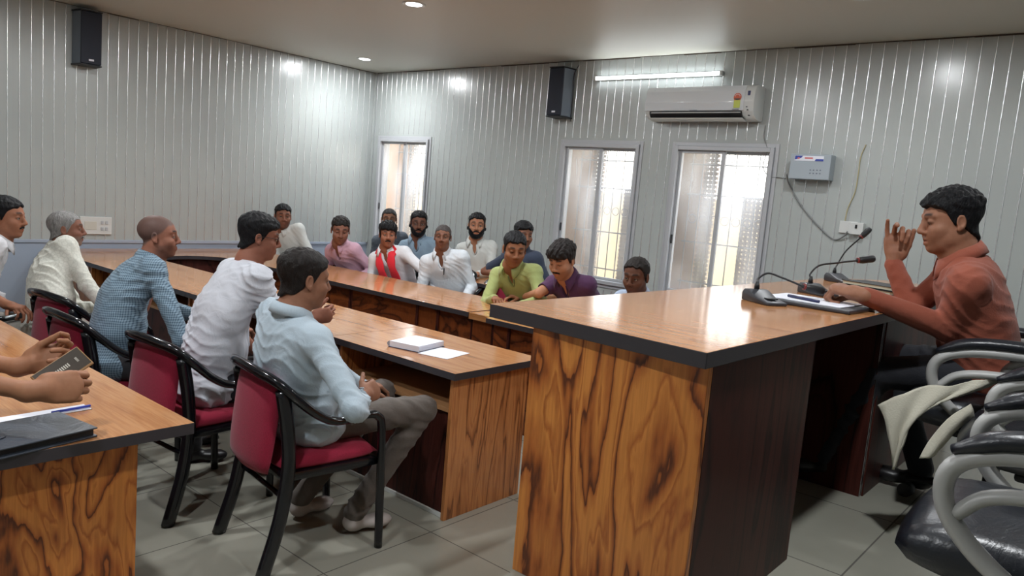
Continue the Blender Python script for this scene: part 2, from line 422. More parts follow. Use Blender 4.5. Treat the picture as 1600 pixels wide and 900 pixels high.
def tube_light(p, q, nrm, label, estr=TUBE_EMIT, power=14.):
    p = Vector(p); q = Vector(q); c = (p + q) / 2; L = (q - p).length; a = math.atan2((q - p).y, (q - p).x)
    r = thing('tube_light', label, 'tube light', c, a, 'wall mounted tube lights')
    s = 1 if Vector(nrm).dot(Vector((-math.sin(a), math.cos(a), 0))) > 0 else -1
    bm = BM(); box(bm, (-L / 2 - .02, 0 if s > 0 else -.022, -.018), (L / 2 + .02, .022 if s > 0 else 0, .018), .004); obj('tube_batten', bm, M_WHITEPL, r)
    bm = BM(); tube(bm, [(-L / 2 + .01, s * .036, 0), (L / 2 - .01, s * .036, 0)], .014, 14); obj('glowing_tube', bm, mat('lit_tube', (1, 1, 1), emit=(.93, .98, 1), estr=estr), r)
    for e in (-1, 1):
        bm = BM(); box(bm, (e * (L / 2 + .008) - .012, min(0, s * .052), -.02), (e * (L / 2 + .008) + .012, max(0, s * .052), .02), .004); obj('end_cap', bm, M_WHITEPL, r)
    return r
tube_light((-4.42, WY - .001, 2.80), (-3.11, WY - .001, 2.80), (0, -1, 0), 'lit white tube light high on the window wall above the air conditioner')
tube_light((EX - .001, 1.6, 2.6), (EX - .001, 2.9, 2.6), (-1, 0, 0), 'lit tube light on the wall behind the dais')
tube_light((-4.6, SY + .001, 2.6), (-3.3, SY + .001, 2.6), (0, 1, 0), 'lit tube light on the wall behind the camera')

# ------------------------------------------------------------------ tables
def side_band(bm):
    for f in bm.faces:
        if abs(f.normal.z) < .5: f.material_index = 1
def top_prism(name, pts, z, parent, th=.036, mats=None):
    bm = BM(); prism(bm, pts, 'z', z - th, z, .0022)
    bm.normal_update(); side_band(bm)
    return obj(name, bm, mats or [M_TOP, M_BAND], parent)
def panel(name, lo, hi, m, parent, bev=.0015):
    bm = BM(); box(bm, lo, hi, bev); return obj(name, bm, m, parent)
def row_table(name, label, x0, x1, y0, y1, seat, endl=True, endr=True, stiles=(), group=None, z=.75, fig=None, over=.04, shelf=True, inner=None):
    """one straight desk unit; seat = -1 when people sit on the low-y side"""
    r = thing(name, label, 'table', ((x0 + x1) / 2, (y0 + y1) / 2, 0), group=group)
    cx, cy = (x0 + x1) / 2, (y0 + y1) / 2; a, b = x0 - cx, x1 - cx; h = (y1 - y0) / 2; zt = z - .0365
    top_prism('tabletop', [(a, -h), (b, -h), (b, h), (a, h)], z, r)
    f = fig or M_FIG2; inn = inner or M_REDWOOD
    ia = a + over if endl else a + .002; ib = b - over if endr else b - .002
    s = seat
    yf = s * (h - .035); yb = -s * (h - .065)                     # seat-side edge and far panel
    lo_, hi_ = min(yf, yb), max(yf, yb)
    for e, x in ((0, ia), (1, ib - .022)):
        panel('end_panel', (x, lo_, 0.0), (x + .022, hi_, zt), f, r)
    g = .0225
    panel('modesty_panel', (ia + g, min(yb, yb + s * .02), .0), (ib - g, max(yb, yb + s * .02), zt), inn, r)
    if shelf:
        p = yf - s * .03
        panel('lower_panel', (ia + g, min(p, p - s * .018), .02), (ib - g, max(p, p - s * .018), .535), M_DARKWOOD_SHADE, r)
        panel('shelf_board', (ia + g, min(yf - s * .012, yb + s * .0205), .5355), (ib - g, max(yf - s * .012, yb + s * .0205), .557), M_SHELF, r)
        panel('bottom_strip', (ia + g, min(p, p + s * .012), 0), (ib - g, max(p, p + s * .012), .02), M_WHITEPL, r)
    for sx_ in stiles:
        yo = yb - s * .0002; panel('stile', (sx_ - cx - .012, min(yo, yo - s * .012), .0), (sx_ - cx + .012, max(yo, yo - s * .012), zt), M_DARKWOOD_SHADE, r)
    return r
G_T = 'table units of the long U'
row_table('conference_table', 'wooden table unit with the open white notepad, nearest end of the left arm', -3.375, -2.405, 2.49, 3.15, -1)
row_table('conference_table', 'wooden table unit between the man in glasses and the man in the check shirt', -5.05, -3.378, 2.49, 3.15, -1, endl=True, endr=False)
row_table('conference_table', 'wooden table unit in front of the grey-haired man, left arm of the U', -6.795, -5.053, 2.49, 3.15, -1, endl=False, endr=False)
row_table('conference_table', 'wooden table unit in front of the men in pink and with the red scarf', -6.795, -5.09, 3.87, 4.57, 1, False, False, inner=M_REDWOOD, fig=M_DARKWOOD_SHADE)
row_table('conference_table', 'wooden table unit in front of the old man in white, far arm of the U', -5.088, -3.66, 3.87, 4.57, 1, False, False, stiles=(-4.25, -4.02), fig=M_DARKWOOD_SHADE)
row_table('conference_table', 'wooden table unit in front of the men in green and purple shirts', -3.43, -1.40, 3.81, 4.57, 1, False, True, stiles=(-3.26,), fig=M_DARKWOOD_SHADE)
# short unbanded filler piece between two units
r = thing('table_filler', 'short pale filler board bridging two table units in front of the man in green', 'table', (-3.545, 4.2, 0))
bm = BM(); box(bm, (-.1145, -.32, .70), (.1145, .37, .745), .002); obj('filler_top', bm, [M_TOP], r)
bm = BM(); box(bm, (-.1145, -.27, 0), (.1145, -.25, .6995), .001); obj('modesty_panel', bm, M_REDWOOD, r)
# curved end of the U against the left wall
r = thing('conference_table', 'curved wooden end of the U-shaped table near the left wall', 'table', (-6.8, 3.51, 0))
R_ = .36
arc = [(-.0025 - R_ * math.sin(a), R_ * math.cos(a)) for a in [math.pi * k / 20 for k in range(21)]]
top_prism('tabletop', [(-.0025, 1.06), (-1.0, 1.06), (-1.0, -1.02), (-.0025, -1.02)] + arc[::-1], .75, r)
bm = BM(); ro = R_ + .05
oa = [(-.003 - ro * math.sin(a), ro * math.cos(a)) for a in [math.pi * k / 24 for k in range(25)]]; ob = [(-.003 - (ro + .02) * math.sin(a), (ro + .02) * math.cos(a)) for a in [math.pi * k / 24 for k in range(25)]]
prism(bm, oa + ob[::-1], 'z', 0, .7135); obj('curved_panel', bm, M_DARKWOOD_SHADE, r)
panel('end_panel', (-.96, -.98, 0), (-.03, -.96, .7135), M_FIG2, r); panel('back_panel', (-.96, 1.0, 0), (-.03, 1.02, .7135), M_REDWOOD, r)
# near left table
r = thing('conference_table', 'near left wooden table with the black folder, cut off by the picture edge', 'table', (-3.6, .88, 0))
top_prism('tabletop', [(-1.25, -.34), (1.22, -.34), (1.22, .34), (-1.25, .34)], .75, r, .04)
panel('end_panel', (1.09, -.31, 0), (1.115, .20, .7095), M_FIG, r); panel('end_panel', (-1.15, -.31, 0), (-1.125, .24, .7095), M_FIG, r)
panel('modesty_panel', (-1.124, .18, 0), (1.089, .20, .7095), M_REDWOOD, r)
# second-row table by the windows
row_table('conference_table', 'small second-row table behind the old man in white, under the bent arm', -5.55, -4.62, 5.2, 5.78, 1, True, True)
# head table on the dais
r = thing('head_table', 'large glossy wooden head table with figured front and three microphones on the dais', 'table', (-1.1, 3.2, DZ))
ht = 1.28 - DZ
top_prism('tabletop', [(-.36, -1.565), (.352, -1.605), (.37, 1.72), (-.10, 1.70), (-.31, 1.32)], ht, r, .040)
panel('figured_end_panel', (-.195, -1.56, 0), (.34, -1.538, ht - .0405), M_FIG, r)
panel('front_panel', (-.195, -1.5375, 0), (-.175, 1.6, ht - .0405), M_FIG, r)
panel('side_panel', (.32, -1.5375, 0), (.34, -.83, ht - .0405), M_DARKWOOD_SHADE, r)
panel('pedestal_cheek', (-.1745, -.85, 0), (.3195, -.83, ht - .0405), M_DARKWOOD_SHADE, r)
panel('recess_panel', (.07, -.8295, 0), (.09, -.0405, ht - .0405), M_DARKWOOD_SHADE, r)
panel('pedestal_cheek', (-.1745, -.04, 0), (.33, -.02, ht - .0405), M_DARKWOOD_SHADE, r)
panel('side_panel', (.32, -.0195, 0), (.34, 1.6, ht - .0405), M_DARKWOOD_SHADE, r)
for dx in (.0, .022):
    panel('metal_strip', (.3302, -.045 + dx, .0), (.3342, -.041 + dx, ht - .0405), M_CHROME, r)
panel('end_panel', (-.1745, 1.58, 0), (.3195, 1.6, ht - .0405), M_DARKWOOD_SHADE, r)

# ------------------------------------------------------------------ chairs with red upholstery
def make_banquet_chair(label):
    r = thing('banquet_chair', label, 'chair')
    half = [(.245, .255, 0), (.245, .245, .30), (.243, .235, .55), (.24, .215, .605), (.24, .16, .62), (.243, .02, .61), (.246, -.08, .655), (.24, -.17, .73), (.205, -.235, .79), (.11, -.268, .812), (0, -.275, .818)]
    full = half + [(-x, y, z) for x, y, z in half[-2::-1]]
    P = catmull(full, 6); bm = BM()
    def wd(p):
        t = min(1, max(0, (p.z - .6) / .2)); return (.019 + .012 * t, .018 + .003 * t)
    tube(bm, P, [wd(p) for p in P], 12); obj('arm_rail', bm, M_BLACKPL, r)
    for s in (-1, 1):
        bm = BM(); L = catmull([(s * .215, -.215, .76), (s * .222, -.19, .6), (s * .225, -.18, .43), (s * .23, -.21, .22), (s * .235, -.275, 0)], 6)
        tube(bm, L, (.031, .023), 10, up=(0, 1, 0)); obj('leg', bm, M_BLACKPL, r)
    bm = BM(); box(bm, (-.225, -.2, .375), (.225, .245, .415), .012); obj('seat_frame', bm, M_BLACKPL, r, smooth=.6)
    bm = BM(); pillow(bm, .225, .235, .042, .3, 14, M=T(0, .02, .438)); obj('seat', bm, M_RED, r)
    bm = BM(); M = T(0, -.222, .60) @ Matrix.Rotation(math.radians(84), 4, 'X')
    pillow(bm, .195, .205, .032, .3, 14, M=M, bow=-.0); 
    for v in bm.verts: v.co.y -= .03 * (1 - (v.co.x / .2) ** 2)
    obj('backrest', bm, M_RED, r)
    bm = BM(); tube(bm, [(-.23, -.18, .30), (.23, -.18, .30)], .011, 8); obj('stretcher', bm, M_BLACKPL, r)
    return r
chairs = [
    (-2.72, 1.90, -8, 'red upholstered black-framed chair of the man in the light blue shirt, nearest chair', None),
    (-3.44, 1.78, 4, 'red upholstered black-framed chair of the man in glasses and white shirt', None),
    (-4.16, 1.66, 2, 'red upholstered black-framed chair of the man in the check shirt', None),
    (-4.82, 1.80, 8, 'red upholstered black-framed chair of the grey-haired man', None),
    (-5.42, 1.36, 12, 'black-framed chair at the left picture edge, under the man in the plain white shirt', None),
    (-7.25, 5.12, 150, 'chair of the man in white seated against the left wall', None),
    (-6.02, 5.12, 170, 'chair of the man in the pink shirt', None),
    (-5.22, 5.12, 175, 'chair of the man with the red scarf', None),
    (-4.55, 5.08, 178, 'chair of the old man in the white shirt', None),
    (-3.80, 4.98, 180, 'chair of the man in the green shirt', None),
    (-3.15, 4.96, 185, 'chair of the man in the purple shirt', None),
    (-2.55, 4.98, 190, 'chair of the man whose head just shows above the head table', None),
]
proto_chair = None
for i, (x, y, a, lb, _) in enumerate(chairs):
    if proto_chair is None: proto_chair = c = make_banquet_chair(lb)
    else: c = copy_tree(proto_chair); c['label'] = lb
    c['group'] = 'red upholstered chairs round the U table'
    c.location = (x, y, 0); c.rotation_euler = (0, 0, math.radians(a))

# ------------------------------------------------------------------ executive chairs on the dais
def make_exec_chair(label):
    r = thing('office_chair', label, 'chair', group='black leather chairs with grey arms on the dais')
    bm = BM(); pillow(bm, .255, .27, .07, .33, 18, M=T(0, .05, .43)); obj('seat', bm, M_LEATHER, r)
    bm = BM(); pillow(bm, .245, .33, .055, .35, 18, M=T(0, -.27, .79) @ Matrix.Rotation(math.radians(80), 4, 'X'))
    obj('backrest', bm, M_LEATHER, r)
    for s in (-1, 1):
        X = s * .245
        bm = BM(); P = catmull([(X, -.25, .52), (X, -.27, .62), (X, -.20, .665), (X, -.03, .68), (X, .14, .665), (X, .222, .62), (X, .225, .54), (X, .16, .46), (X, .06, .40), (X * .9, -.03, .365)], 6)
        tube(bm, P, (.025, .019), 12, up=(1, 0, 0)); 
        P = catmull([(X, .205, .53), (X, .15, .58), (X, .04, .60), (X, -.12, .595), (X, -.26, .54)], 6)
        tube(bm, P, (.022, .015), 12, up=(1, 0, 0)); arm = obj('armrest', bm, M_GREYPL, r)
        bm = BM(); P = catmull([(X, -.27, .658), (X, -.18, .697), (X, -.02, .71), (X, .13, .697), (X, .228, .655)], 6)
        n = len(P); tube(bm, P, [(.032 * min(1, .5 + 4 * min(k, n - 1 - k) / n), .020 * min(1, .45 + 4 * min(k, n - 1 - k) / n)) for k in range(n)], 14, up=(1, 0, 0))
        obj('arm_pad', bm, M_LEATHER, arm)
    bm = BM(); box(bm, (-.15, -.13, .335), (.15, .15, .365), .01); tube(bm, [(0, 0, .10), (0, 0, .34)], .026, 14); obj('gas_column', bm, M_DARK, r)
    for k in range(5):
        a = 2 * math.pi * k / 5 + .3; bm = BM(); d = Vector((math.sin(a), math.cos(a), 0))
        tube(bm, [d * .02 + Vector((0, 0, .12)), d * .16 + Vector((0, 0, .10)), d * .29 + Vector((0, 0, .075))], [(.02, .024), (.017, .02), (.012, .015)], 8); lg = obj('leg', bm, M_DARK, r)
        bm = BM(); q = Vector((-d.y, d.x, 0)) * .022; c = d * .285 + Vector((0, 0, .028)); tube(bm, [c - q, c + q], .028, 14); obj('caster', bm, M_DARK, lg)
    return r
ec = make_exec_chair('black leather swivel chair with grey loop arms that the speaker sits in')
ec.location = (-.36, 3.30, DZ); ec.rotation_euler = (0, 0, math.radians(-262))
for (x, y, a, lb) in ((-.10, 2.90, -266, 'empty black leather chair with grey loop arms next to the speaker'),
                      (-.035, 1.94, -268, 'empty black leather chair with grey loop arms nearest the camera')):
    c = copy_tree(ec); c['label'] = lb; c.location = (x, y, DZ); c.rotation_euler = (0, 0, math.radians(a))

# ------------------------------------------------------------------ things on the walls
# split air conditioner
r = thing('air_conditioner', 'white split air conditioner with a yellow energy label on the window wall', 'air conditioner', (-3.21, WY, 2.38))
W = .515
prof = [(-.0005, .005), (-.0005, .285), (-.14, .29), (-.185, .275), (-.205, .235), (-.215, .15), (-.205, .07), (-.18, .035), (-.13, .012), (-.06, .0)]
bm = BM(); prism(bm, prof, 'x', -W, W, .006); obj('casing', bm, M_WHITEPL, r, smooth=.7)
fp = [(-.205, .074), (-.2165, .076), (-.222, .15), (-.212, .24), (-.192, .283), (-.186, .276), (-.2055, .235), (-.2155, .15), (-.2055, .0745)]
bm = BM(); prism(bm, fp, 'x', -W + .003, W - .085, .002); obj('front_cover', bm, mat('gloss_white_cover', rgb(214, 218, 222), .14, coat=.4), r, smooth=.7)
bm = BM(); prism(bm, [(-.2165, .072), (-.205, .072), (-.13, .014), (-.13, .006), (-.19, .022), (-.2165, .05)], 'x', -W + .055, W - .1, .0); obj('air_outlet', bm, M_DARK, r)
for k in range(2):
    bm = BM(); d = .022 * k; prism(bm, [(-.2195 + d, .058 - d * .9), (-.200 + d, .042 - d * .9), (-.199 + d, .046 - d * .9), (-.2185 + d, .062 - d * .9)], 'x', -W + .075, W - .105); obj('louvre', bm, M_WHITEPL, r)
bm = BM(); prism(bm, [(-.205, .016), (-.203, .010), (-.12, -.006), (-.12, .002)], 'x', -W + .06, W - .09); obj('outlet_flap', bm, M_WHITEPL, r)
def yl(h): return -.2235 + (.004 if h > .2 else 0)
bm = BM(); box(bm, (.345, -.2245, .095), (.40, -.2215, .165), 0, M=None); obj('energy_label', bm, mat('yellow_green_label', rgb(196, 206, 90), .5), r)
bm = BM(); pts = [(.3725 + .033 * math.cos(a), .180 + .036 * math.sin(a)) for a in [math.pi * k / 14 for k in range(-3, 18)]]; prism(bm, pts, 'y', -.2250, -.2185); sl = obj('star_rating_label', bm, mat('orange_red_label', rgb(206, 96, 66), .5), r)
for k in range(5):
    a = math.pi * (.12 + .19 * k); bm = BM(); prism(bm, [(.3725 + .022 * math.cos(a) + .004 * math.cos(q * math.pi / 3), .184 + .022 * math.sin(a) + .004 * math.sin(q * math.pi / 3)) for q in range(6)], 'y', -.2256, -.2251); obj('star_mark', bm, M_WHITE, sl)
bm = BM(); prism(bm, [(.3725 + .028 * math.cos(a), .172 + .014 * math.sin(a)) for a in [math.pi * k / 8 for k in range(8, 17)]], 'y', -.2256, -.2251); obj('dark_dial', bm, mat('dark_dial_mark', rgb(70, 70, 66), .5), sl)
bm = BM(); box(bm, (.335, -.2228, .080), (.395, -.2205, .086)); box(bm, (-.06, -.2216, .072), (.01, -.2185, .080), 0); obj('maker_mark', bm, mat('grey_print', rgb(120, 124, 130), .5), r)
bm = BM(); box(bm, (.452, -.2095, .19), (.475, -.2055, .235), .001); obj('side_badge', bm, mat('navy_badge', rgb(40, 48, 92), .4), r)
for k, (dx, dz) in enumerate(((.45, .10), (.46, .075), (.475, .03))):
    bm = BM(); box(bm, (dx, -.212, dz), (dx + .012, -.196, dz + .008)); obj('indicator', bm, M_DARK, r)
# cables near it
def cable(name, pts, rad, m, label, cat='cable'):
    bm = BM(); tube(bm, catmull(pts, 8), rad, 8); return tag(obj(name, bm, m), label, cat)
M_CAB = mat('grey_cable', rgb(120, 122, 122), .5); M_WIRE = mat('dark_wire', rgb(46, 46, 48), .5)
yw = WY - .008
cable('power_cable', [ony(1196, 196, yw), ony(1194, 215, yw), ony(1199, 235, yw), ony(1192, 260, yw), ony(1202, 276, yw), ony(1215, 277, yw), ony(1227, 279, yw)], .0035, M_CAB, 'thin grey cable dropping from the air conditioner beside the right window')
cable('power_cable', [ony(1229, 272, yw - .06), ony(1233, 288, yw - .01), ony(1252, 322, yw), ony(1281, 356, yw), ony(1303, 374, yw), ony(1320, 368, yw - .02), ony(1324, 362, yw - .04)], .006, M_CAB, 'grey cable looping from the wall control box to the socket box')
cable('bare_cord', [ony(1353, 226, yw), ony(1345, 245, yw), ony(1341, 272, yw), ony(1336, 300, yw), ony(1325, 325, yw), ony(1319, 350, yw)], .004, mat('yellowed_cord', rgb(178, 168, 128), .7), 'yellowish cord hanging down the wall to the socket box')
cable('speaker_wire', [ony(905, 101, yw), ony(897, 118, yw - .03), ony(895, 150, yw - .03), ony(891, 190, yw - .02)], .004, M_WIRE, 'dark wire running from the ceiling behind the wall speaker by the middle window')
# control box
r = thing('control_box', 'grey wall control box with a blue and white label strip above the microphones', 'control box', (-2.205, WY, 2.02))
bm = BM(); box(bm, (-.165, -.115, -.10), (.155, -.001, .10), .005); obj('housing', bm, mat('pale_blue_grey_box', rgb(160, 170, 178), .4), r)
bm = BM(); box(bm, (-.13, -.1185, .045), (.10, -.1155, .085)); lab = obj('label_strip', bm, M_WHITE, r)
bm = BM(); prism(bm, [(-.128, .055), (-.128, .084), (-.066, .084), (-.078, .068), (-.10, .060)], 'y', -.1195, -.1188); prism(bm, [(.03, .046), (.04, .062), (.099, .062), (.099, .046)], 'y', -.1195, -.1188); obj('blue_corner', bm, mat('blue_print', rgb(48, 70, 160), .5), lab)
bm = BM(); prism(bm, [(-.112, .064), (-.098, .074), (-.084, .066), (-.097, .058)], 'y', -.1203, -.1197); box(bm, (-.05, -.1195, .062), (.015, -.1188, .073)); obj('red_print', bm, mat('red_print', rgb(206, 110, 110), .5), lab)
bm = BM()
for i in range(4):
    for j in range(2): box(bm, (-.0 + .026 * i, -.1175, -.055 + .026 * j), (.010 + .026 * i, -.1155, -.047 + .026 * j))
obj('indicator_dots', bm, mat('grey_print2', rgb(104, 110, 124), .5), r)
# socket box
r = thing('socket_box', 'small white socket box on the wall behind the tallest microphone', 'socket', (-1.85, WY, 1.565))
bm = BM(); box(bm, (-.10, -.018, -.045), (.03, -.001, .05), .003); box(bm, (-.01, -.055, -.05), (.09, -.0005, .045), .005); obj('socket_housing', bm, M_WHITEPL, r)
bm = BM(); box(bm, (.03, -.062, .0), (.045, -.0555, .028), .002); obj('switch', bm, M_DARK, r)
# wall switchboard on the left wall
r = thing('switchboard', 'white wall switchboard behind the grey-haired man', 'switchboard', (WX, 2.98, .97))
bm = BM(); box(bm, (.001, -.17, -.085), (.022, .12, .085), .004); pl = obj('switch_plate', bm, M_WHITEPL, r)
for (dy, dz) in ((.03, .03), (.07, .03), (.07, -.03), (.03, -.03)):
    bm = BM(); box(bm, (.0225, dy - .012, dz - .016), (.029, dy + .012, dz + .016), .002); obj('switch', bm, M_ALU, r)
bm = BM(); box(bm, (.0225, -.13, -.04), (.026, -.02, .04), .002); obj('socket_plate', bm, M_CEIL, r)
# loudspeakers
def loudspeaker(loc, rz, label, tilt=0):
    r = thing('loudspeaker', label, 'loudspeaker', loc, rz, 'black wall loudspeakers')
    M_SP = mat('speaker_side_grey', rgb(110, 118, 130), .45); M_SG = mat('navy_black_grille', rgb(20, 26, 42), .6)
    bm = BM(); prism(bm, [(-.085, -.17), (.085, -.17), (.105, -.012), (-.105, -.012)], 'z', -.235, .235, .006); obj('cabinet', bm, M_SP, r)
    bm = BM(); prism(bm, [(-.088, -.185), (.088, -.185), (.09, -.17), (-.09, -.17)], 'z', -.23, .23, .003); obj('grille', bm, M_SG, r)
    for s in (-1, 1):
        bm = BM(); prism(bm, [(-.092, -.19), (.092, -.19), (.112, -.008), (-.112, -.008)], 'z', min(s * .235, s * .247), max(s * .235, s * .247), .003); obj('end_cap', bm, M_DARK, r)
    bm = BM(); box(bm, (-.022, -.188, -.205), (.022, -.1855, -.188), .0008); obj('badge', bm, M_WHITE, r)
    bm = BM(); box(bm, (-.03, -.012, -.08), (.03, -.001, .08), .002); obj('bracket', bm, M_DARK, r)
    return r
loudspeaker((-4.80, WY, 2.66), 0, 'black loudspeaker high on the window wall between two windows')
loudspeaker((WX, 2.83, 2.70), math.pi / 2, 'black loudspeaker high on the left wall, cut by the picture edge')

# ------------------------------------------------------------------ things on the tables
def oriented(px, py, h, px2, py2):
    a = onz(px, py, h); b = onz(px2, py2, h); d = b - a; return a, math.atan2(d.y, d.x), d.length
# open notepad
r = thing('notepad', 'thick white notepad with its cover opened, on the near end of the left table arm', 'notepad', (-2.87, 2.73, .75), math.radians(12))
bm = BM(); n = 14
for k in range(n): o_ = (k % 3 - 1) * .0012; box(bm, (-.165 + o_, -.095, .0035 + k * .0021), (.025 + o_, .135, .0053 + k * .0021))
obj('page_block', bm, M_WHITE, r)
bm = BM(); box(bm, (-.17, -.10, .0005), (.03, .14, .003), .001); obj('back_cover', bm, mat('navy_cover', rgb(48, 56, 92), .5), r)
bm = BM(); box(bm, (.032, -.115, .0005), (.215, .10, .0035), .001); obj('loose_sheet', bm, M_WHITE, r)
bm = BM(); tube(bm, [(-.172, -.09, .016), (-.172, .13, .016)], .014, 12); obj('spine', bm, mat('grey_cover', rgb(150, 154, 166), .5), r)
# black folder on the near left table
c = onz(62, 680, .75)
r = thing('folder', 'black leather folder with a rounded strap flap on the near left table', 'folder', (c.x - .02, c.y, .75), math.radians(10))
c0 = [onz(*p, .782) for p in ((0, 640), (90, 642), (155, 665), (0, 702))]
bm = BM(); a = onz(153, 668, .78); b = onz(92, 643, .78); e = (b - a); 
r.location = (a.x, a.y, .75); r.rotation_euler = (0, 0, math.atan2(e.y, e.x) - math.pi / 2); Lf = max(e.length, .19)
bm = BM(); box(bm, (-.005, -.003, .001), (.0, Lf, .002)); bm.free()
bm = BM(); prism(bm, [(-.0, .0), (.0, Lf), (-.36, Lf + .01), (-.36, -.01)], 'z', .0005, .006, .002); prism(bm, [(-.0, .0), (.0, Lf), (-.36, Lf + .01), (-.36, -.01)], 'z', .026, .031, .002)
ML2 = mat('dark_grey_leather', rgb(58, 64, 74), .38, build=leather); obj('cover', bm, ML2, r)
bm = BM(); box(bm, (-.345, .01, .0065), (-.008, Lf - .01, .0255)); obj('page_block', bm, M_DARK, r)
bm = BM(); pts = [(-.245 + .028 * math.cos(q), .10 + .028 * math.sin(q)) for q in [math.pi * k / 10 - math.pi / 2 for k in range(11)]] + [(-.35, .128), (-.35, .072)]; prism(bm, pts, 'z', .0312, .035, .001); obj('strap_flap', bm, ML2, r)
# sheet and pen under the hands
a = onz(40, 648, .76); b = onz(140, 632, .76); d = b - a
r = thing('paper_sheet', 'narrow white sheet on the near left table between the hands and the black folder', 'paper', (a.x, a.y, .75), math.atan2(d.y, d.x))
bm = BM(); box(bm, (-.12, -.03, .0005), (d.length - .005, .035, .004), .001); obj('sheet', bm, M_WHITE, r)
bm = BM(); tube(bm, [(d.length * .35, -.022, .010), (d.length * .98, -.014, .010)], .0045, 10)
tag(obj('pen', bm, mat('blue_pen', rgb(44, 66, 178), .35), loc=(0, 0, 0)), 'blue pen lying on the white sheet at the near left table', 'pen'); bpy.data.objects['pen'].location = (a.x, a.y, .75); bpy.data.objects['pen'].rotation_euler = r.rotation_euler
# microphones
def mic(label, base, neck, head, D, rz, capside=.0):
    """base: pixel of the base on the table; neck: pixel polyline; head: two pixels"""
    b = onz(*base, 1.28)
    r = thing('conference_microphone', label, 'microphone', b, rz, 'gooseneck microphones on the head table')
    bm = BM(); prism(bm, [(-.075, 0), (.085, 0), (.085, .012), (.02, .022), (-.035, .045), (-.062, .045), (-.075, .03)], 'y', -.045, .045, .005); obj('base', bm, M_MIC, r, smooth=.5)
    bm = BM(); box(bm, (.03, -.02, .0195), (.06, .02, .024), .002, M=None); obj('talk_button', bm, M_DARK, r)
    inv = (Matrix.Translation(b) @ RZ(rz)).inverted()
    N = [inv @ atd(x, y, D + dd) for x, y, dd in neck]; N[0] = Vector((-.048, 0, .044))
    bm = BM(); tube(bm, catmull([N[0] + Vector((0, 0, -.004)), N[0] + Vector((0, 0, .03))], 2), [(.011, .011), (.010, .010), (.006, .006)], 10); obj('neck_socket', bm, M_DARK, r)
    bm = BM(); tube(bm, catmull([N[0], N[0] + Vector((0, 0, .02))] + N[1:], 8), .0042, 8); nk = obj('gooseneck', bm, M_DARK, r)
    h0 = N[-1]; h1 = inv @ atd(head[0], head[1], D + head[2]); u = (h1 - h0)
    bm = BM(); tube(bm, [h0 - u * .12, h0, h0 + u * .12, h0 + u * .3, h0 + u * .85, h0 + u * .97, h1], [.0045, .009, .014, .0165, .0165, .013, .006], 14); hd_ = obj('microphone_head', bm, M_DARK, nk)
    bm = BM(); tube(bm, [h0 - u * .02, h0 + u * .10], .0125, 14); obj('red_ring', bm, mat('dull_red_ring', rgb(120, 44, 44), .4), nk)
    return r
mic('bent gooseneck microphone nearest the camera, its head pointing at the speaker hand', (1192, 473), [(1180, 452, 0), (1184, 436, 0), (1200, 427, -.0), (1222, 434, -.02), (1256, 448, -.04)], (1288, 456, -.04), 2.97, math.radians(-32))
mic('gooseneck microphone with a low horizontal neck between the other two', (1276, 460), [(1263, 440, 0), (1266, 428, 0), (1280, 415, 0), (1305, 411, 0), (1340, 407, -.02)], (1367, 404, -.02), 3.35, math.radians(-30))
mic('upright gooseneck microphone farthest along the head table', (1312, 441), [(1305, 430, 0), (1309, 412, 0), (1322, 392, 0), (1345, 371, 0)], (1360, 357, 0), 4.2, math.radians(-30))
# clipboard with papers and pen in front of the speaker
a = onz(1205, 474, 1.28); b = onz(1312, 484, 1.28)
r = thing('writing_pad', 'black writing pad with white papers in front of the speaker', 'writing pad', (-1.0, 2.93, 1.28), math.radians(-3))
bm = BM(); box(bm, (-.15, -.135, .0005), (.215, .135, .014), .004); obj('pad_board', bm, M_MIC, r)
bm = BM(); box(bm, (-.13, -.10, .0145), (.17, .13, .018), .0005); obj('white_papers', bm, M_WHITE, r)
bm = BM(); tube(bm, [(-.06, -.02, .024), (.075, -.075, .024)], .0055, 10)
o = obj('pen', bm, mat('navy_pen', rgb(40, 44, 84), .4)); tag(o, 'dark pen lying on the white papers in front of the speaker', 'pen'); o.location = (-1.0, 2.93, 1.28)
bm = BM(); box(bm, (-.018, -.011, .0), (.018, .011, .010), .003); o = obj('eraser', bm, M_WHITE); c = onz(1318, 486, 1.28); o.location = (c.x, c.y, 1.2805); tag(o, 'tiny white eraser by the speaker wrist at the head table edge', 'eraser')
# books beside the raised arm
for k, (lb, m_) in enumerate((('lower thin book with white pages beside the speaker elbow', M_DARK), ('upper thin black book beside the speaker elbow', M_DARK))):
    c = onz(1372, 456, 1.28)
    r = thing('diary', lb, 'book', (c.x, c.y, 1.2805 + .0205 * k), math.radians(-24 + 5 * k), 'thin books beside the speaker')
    bm = BM(); box(bm, (-.14, -.095, .0), (.14, .095, .003), .001); box(bm, (-.14, -.095, .0165), (.14, .095, .0195), .001); box(bm, (-.14, .092, .0), (.14, .095, .0195), .001); obj('cover', bm, M_DARK, r)
    bm = BM(); box(bm, (-.135, -.09, .0032), (.135, .0915, .0163)); obj('page_block', bm, mat('cream_pages', rgb(200, 200, 180), .7), r)
# white sheet on the far table, right of the man in purple
c = onz(960, 458, .76); bm = BM(); box(bm, (-.15, -.105, .0005), (.15, .105, .012), .002); o = obj('file', bm, M_WHITE); o.location = (-2.72, 4.38, .75); o.rotation_euler = (0, 0, .2); tag(o, 'white file on the far table beside the man in purple', 'file')
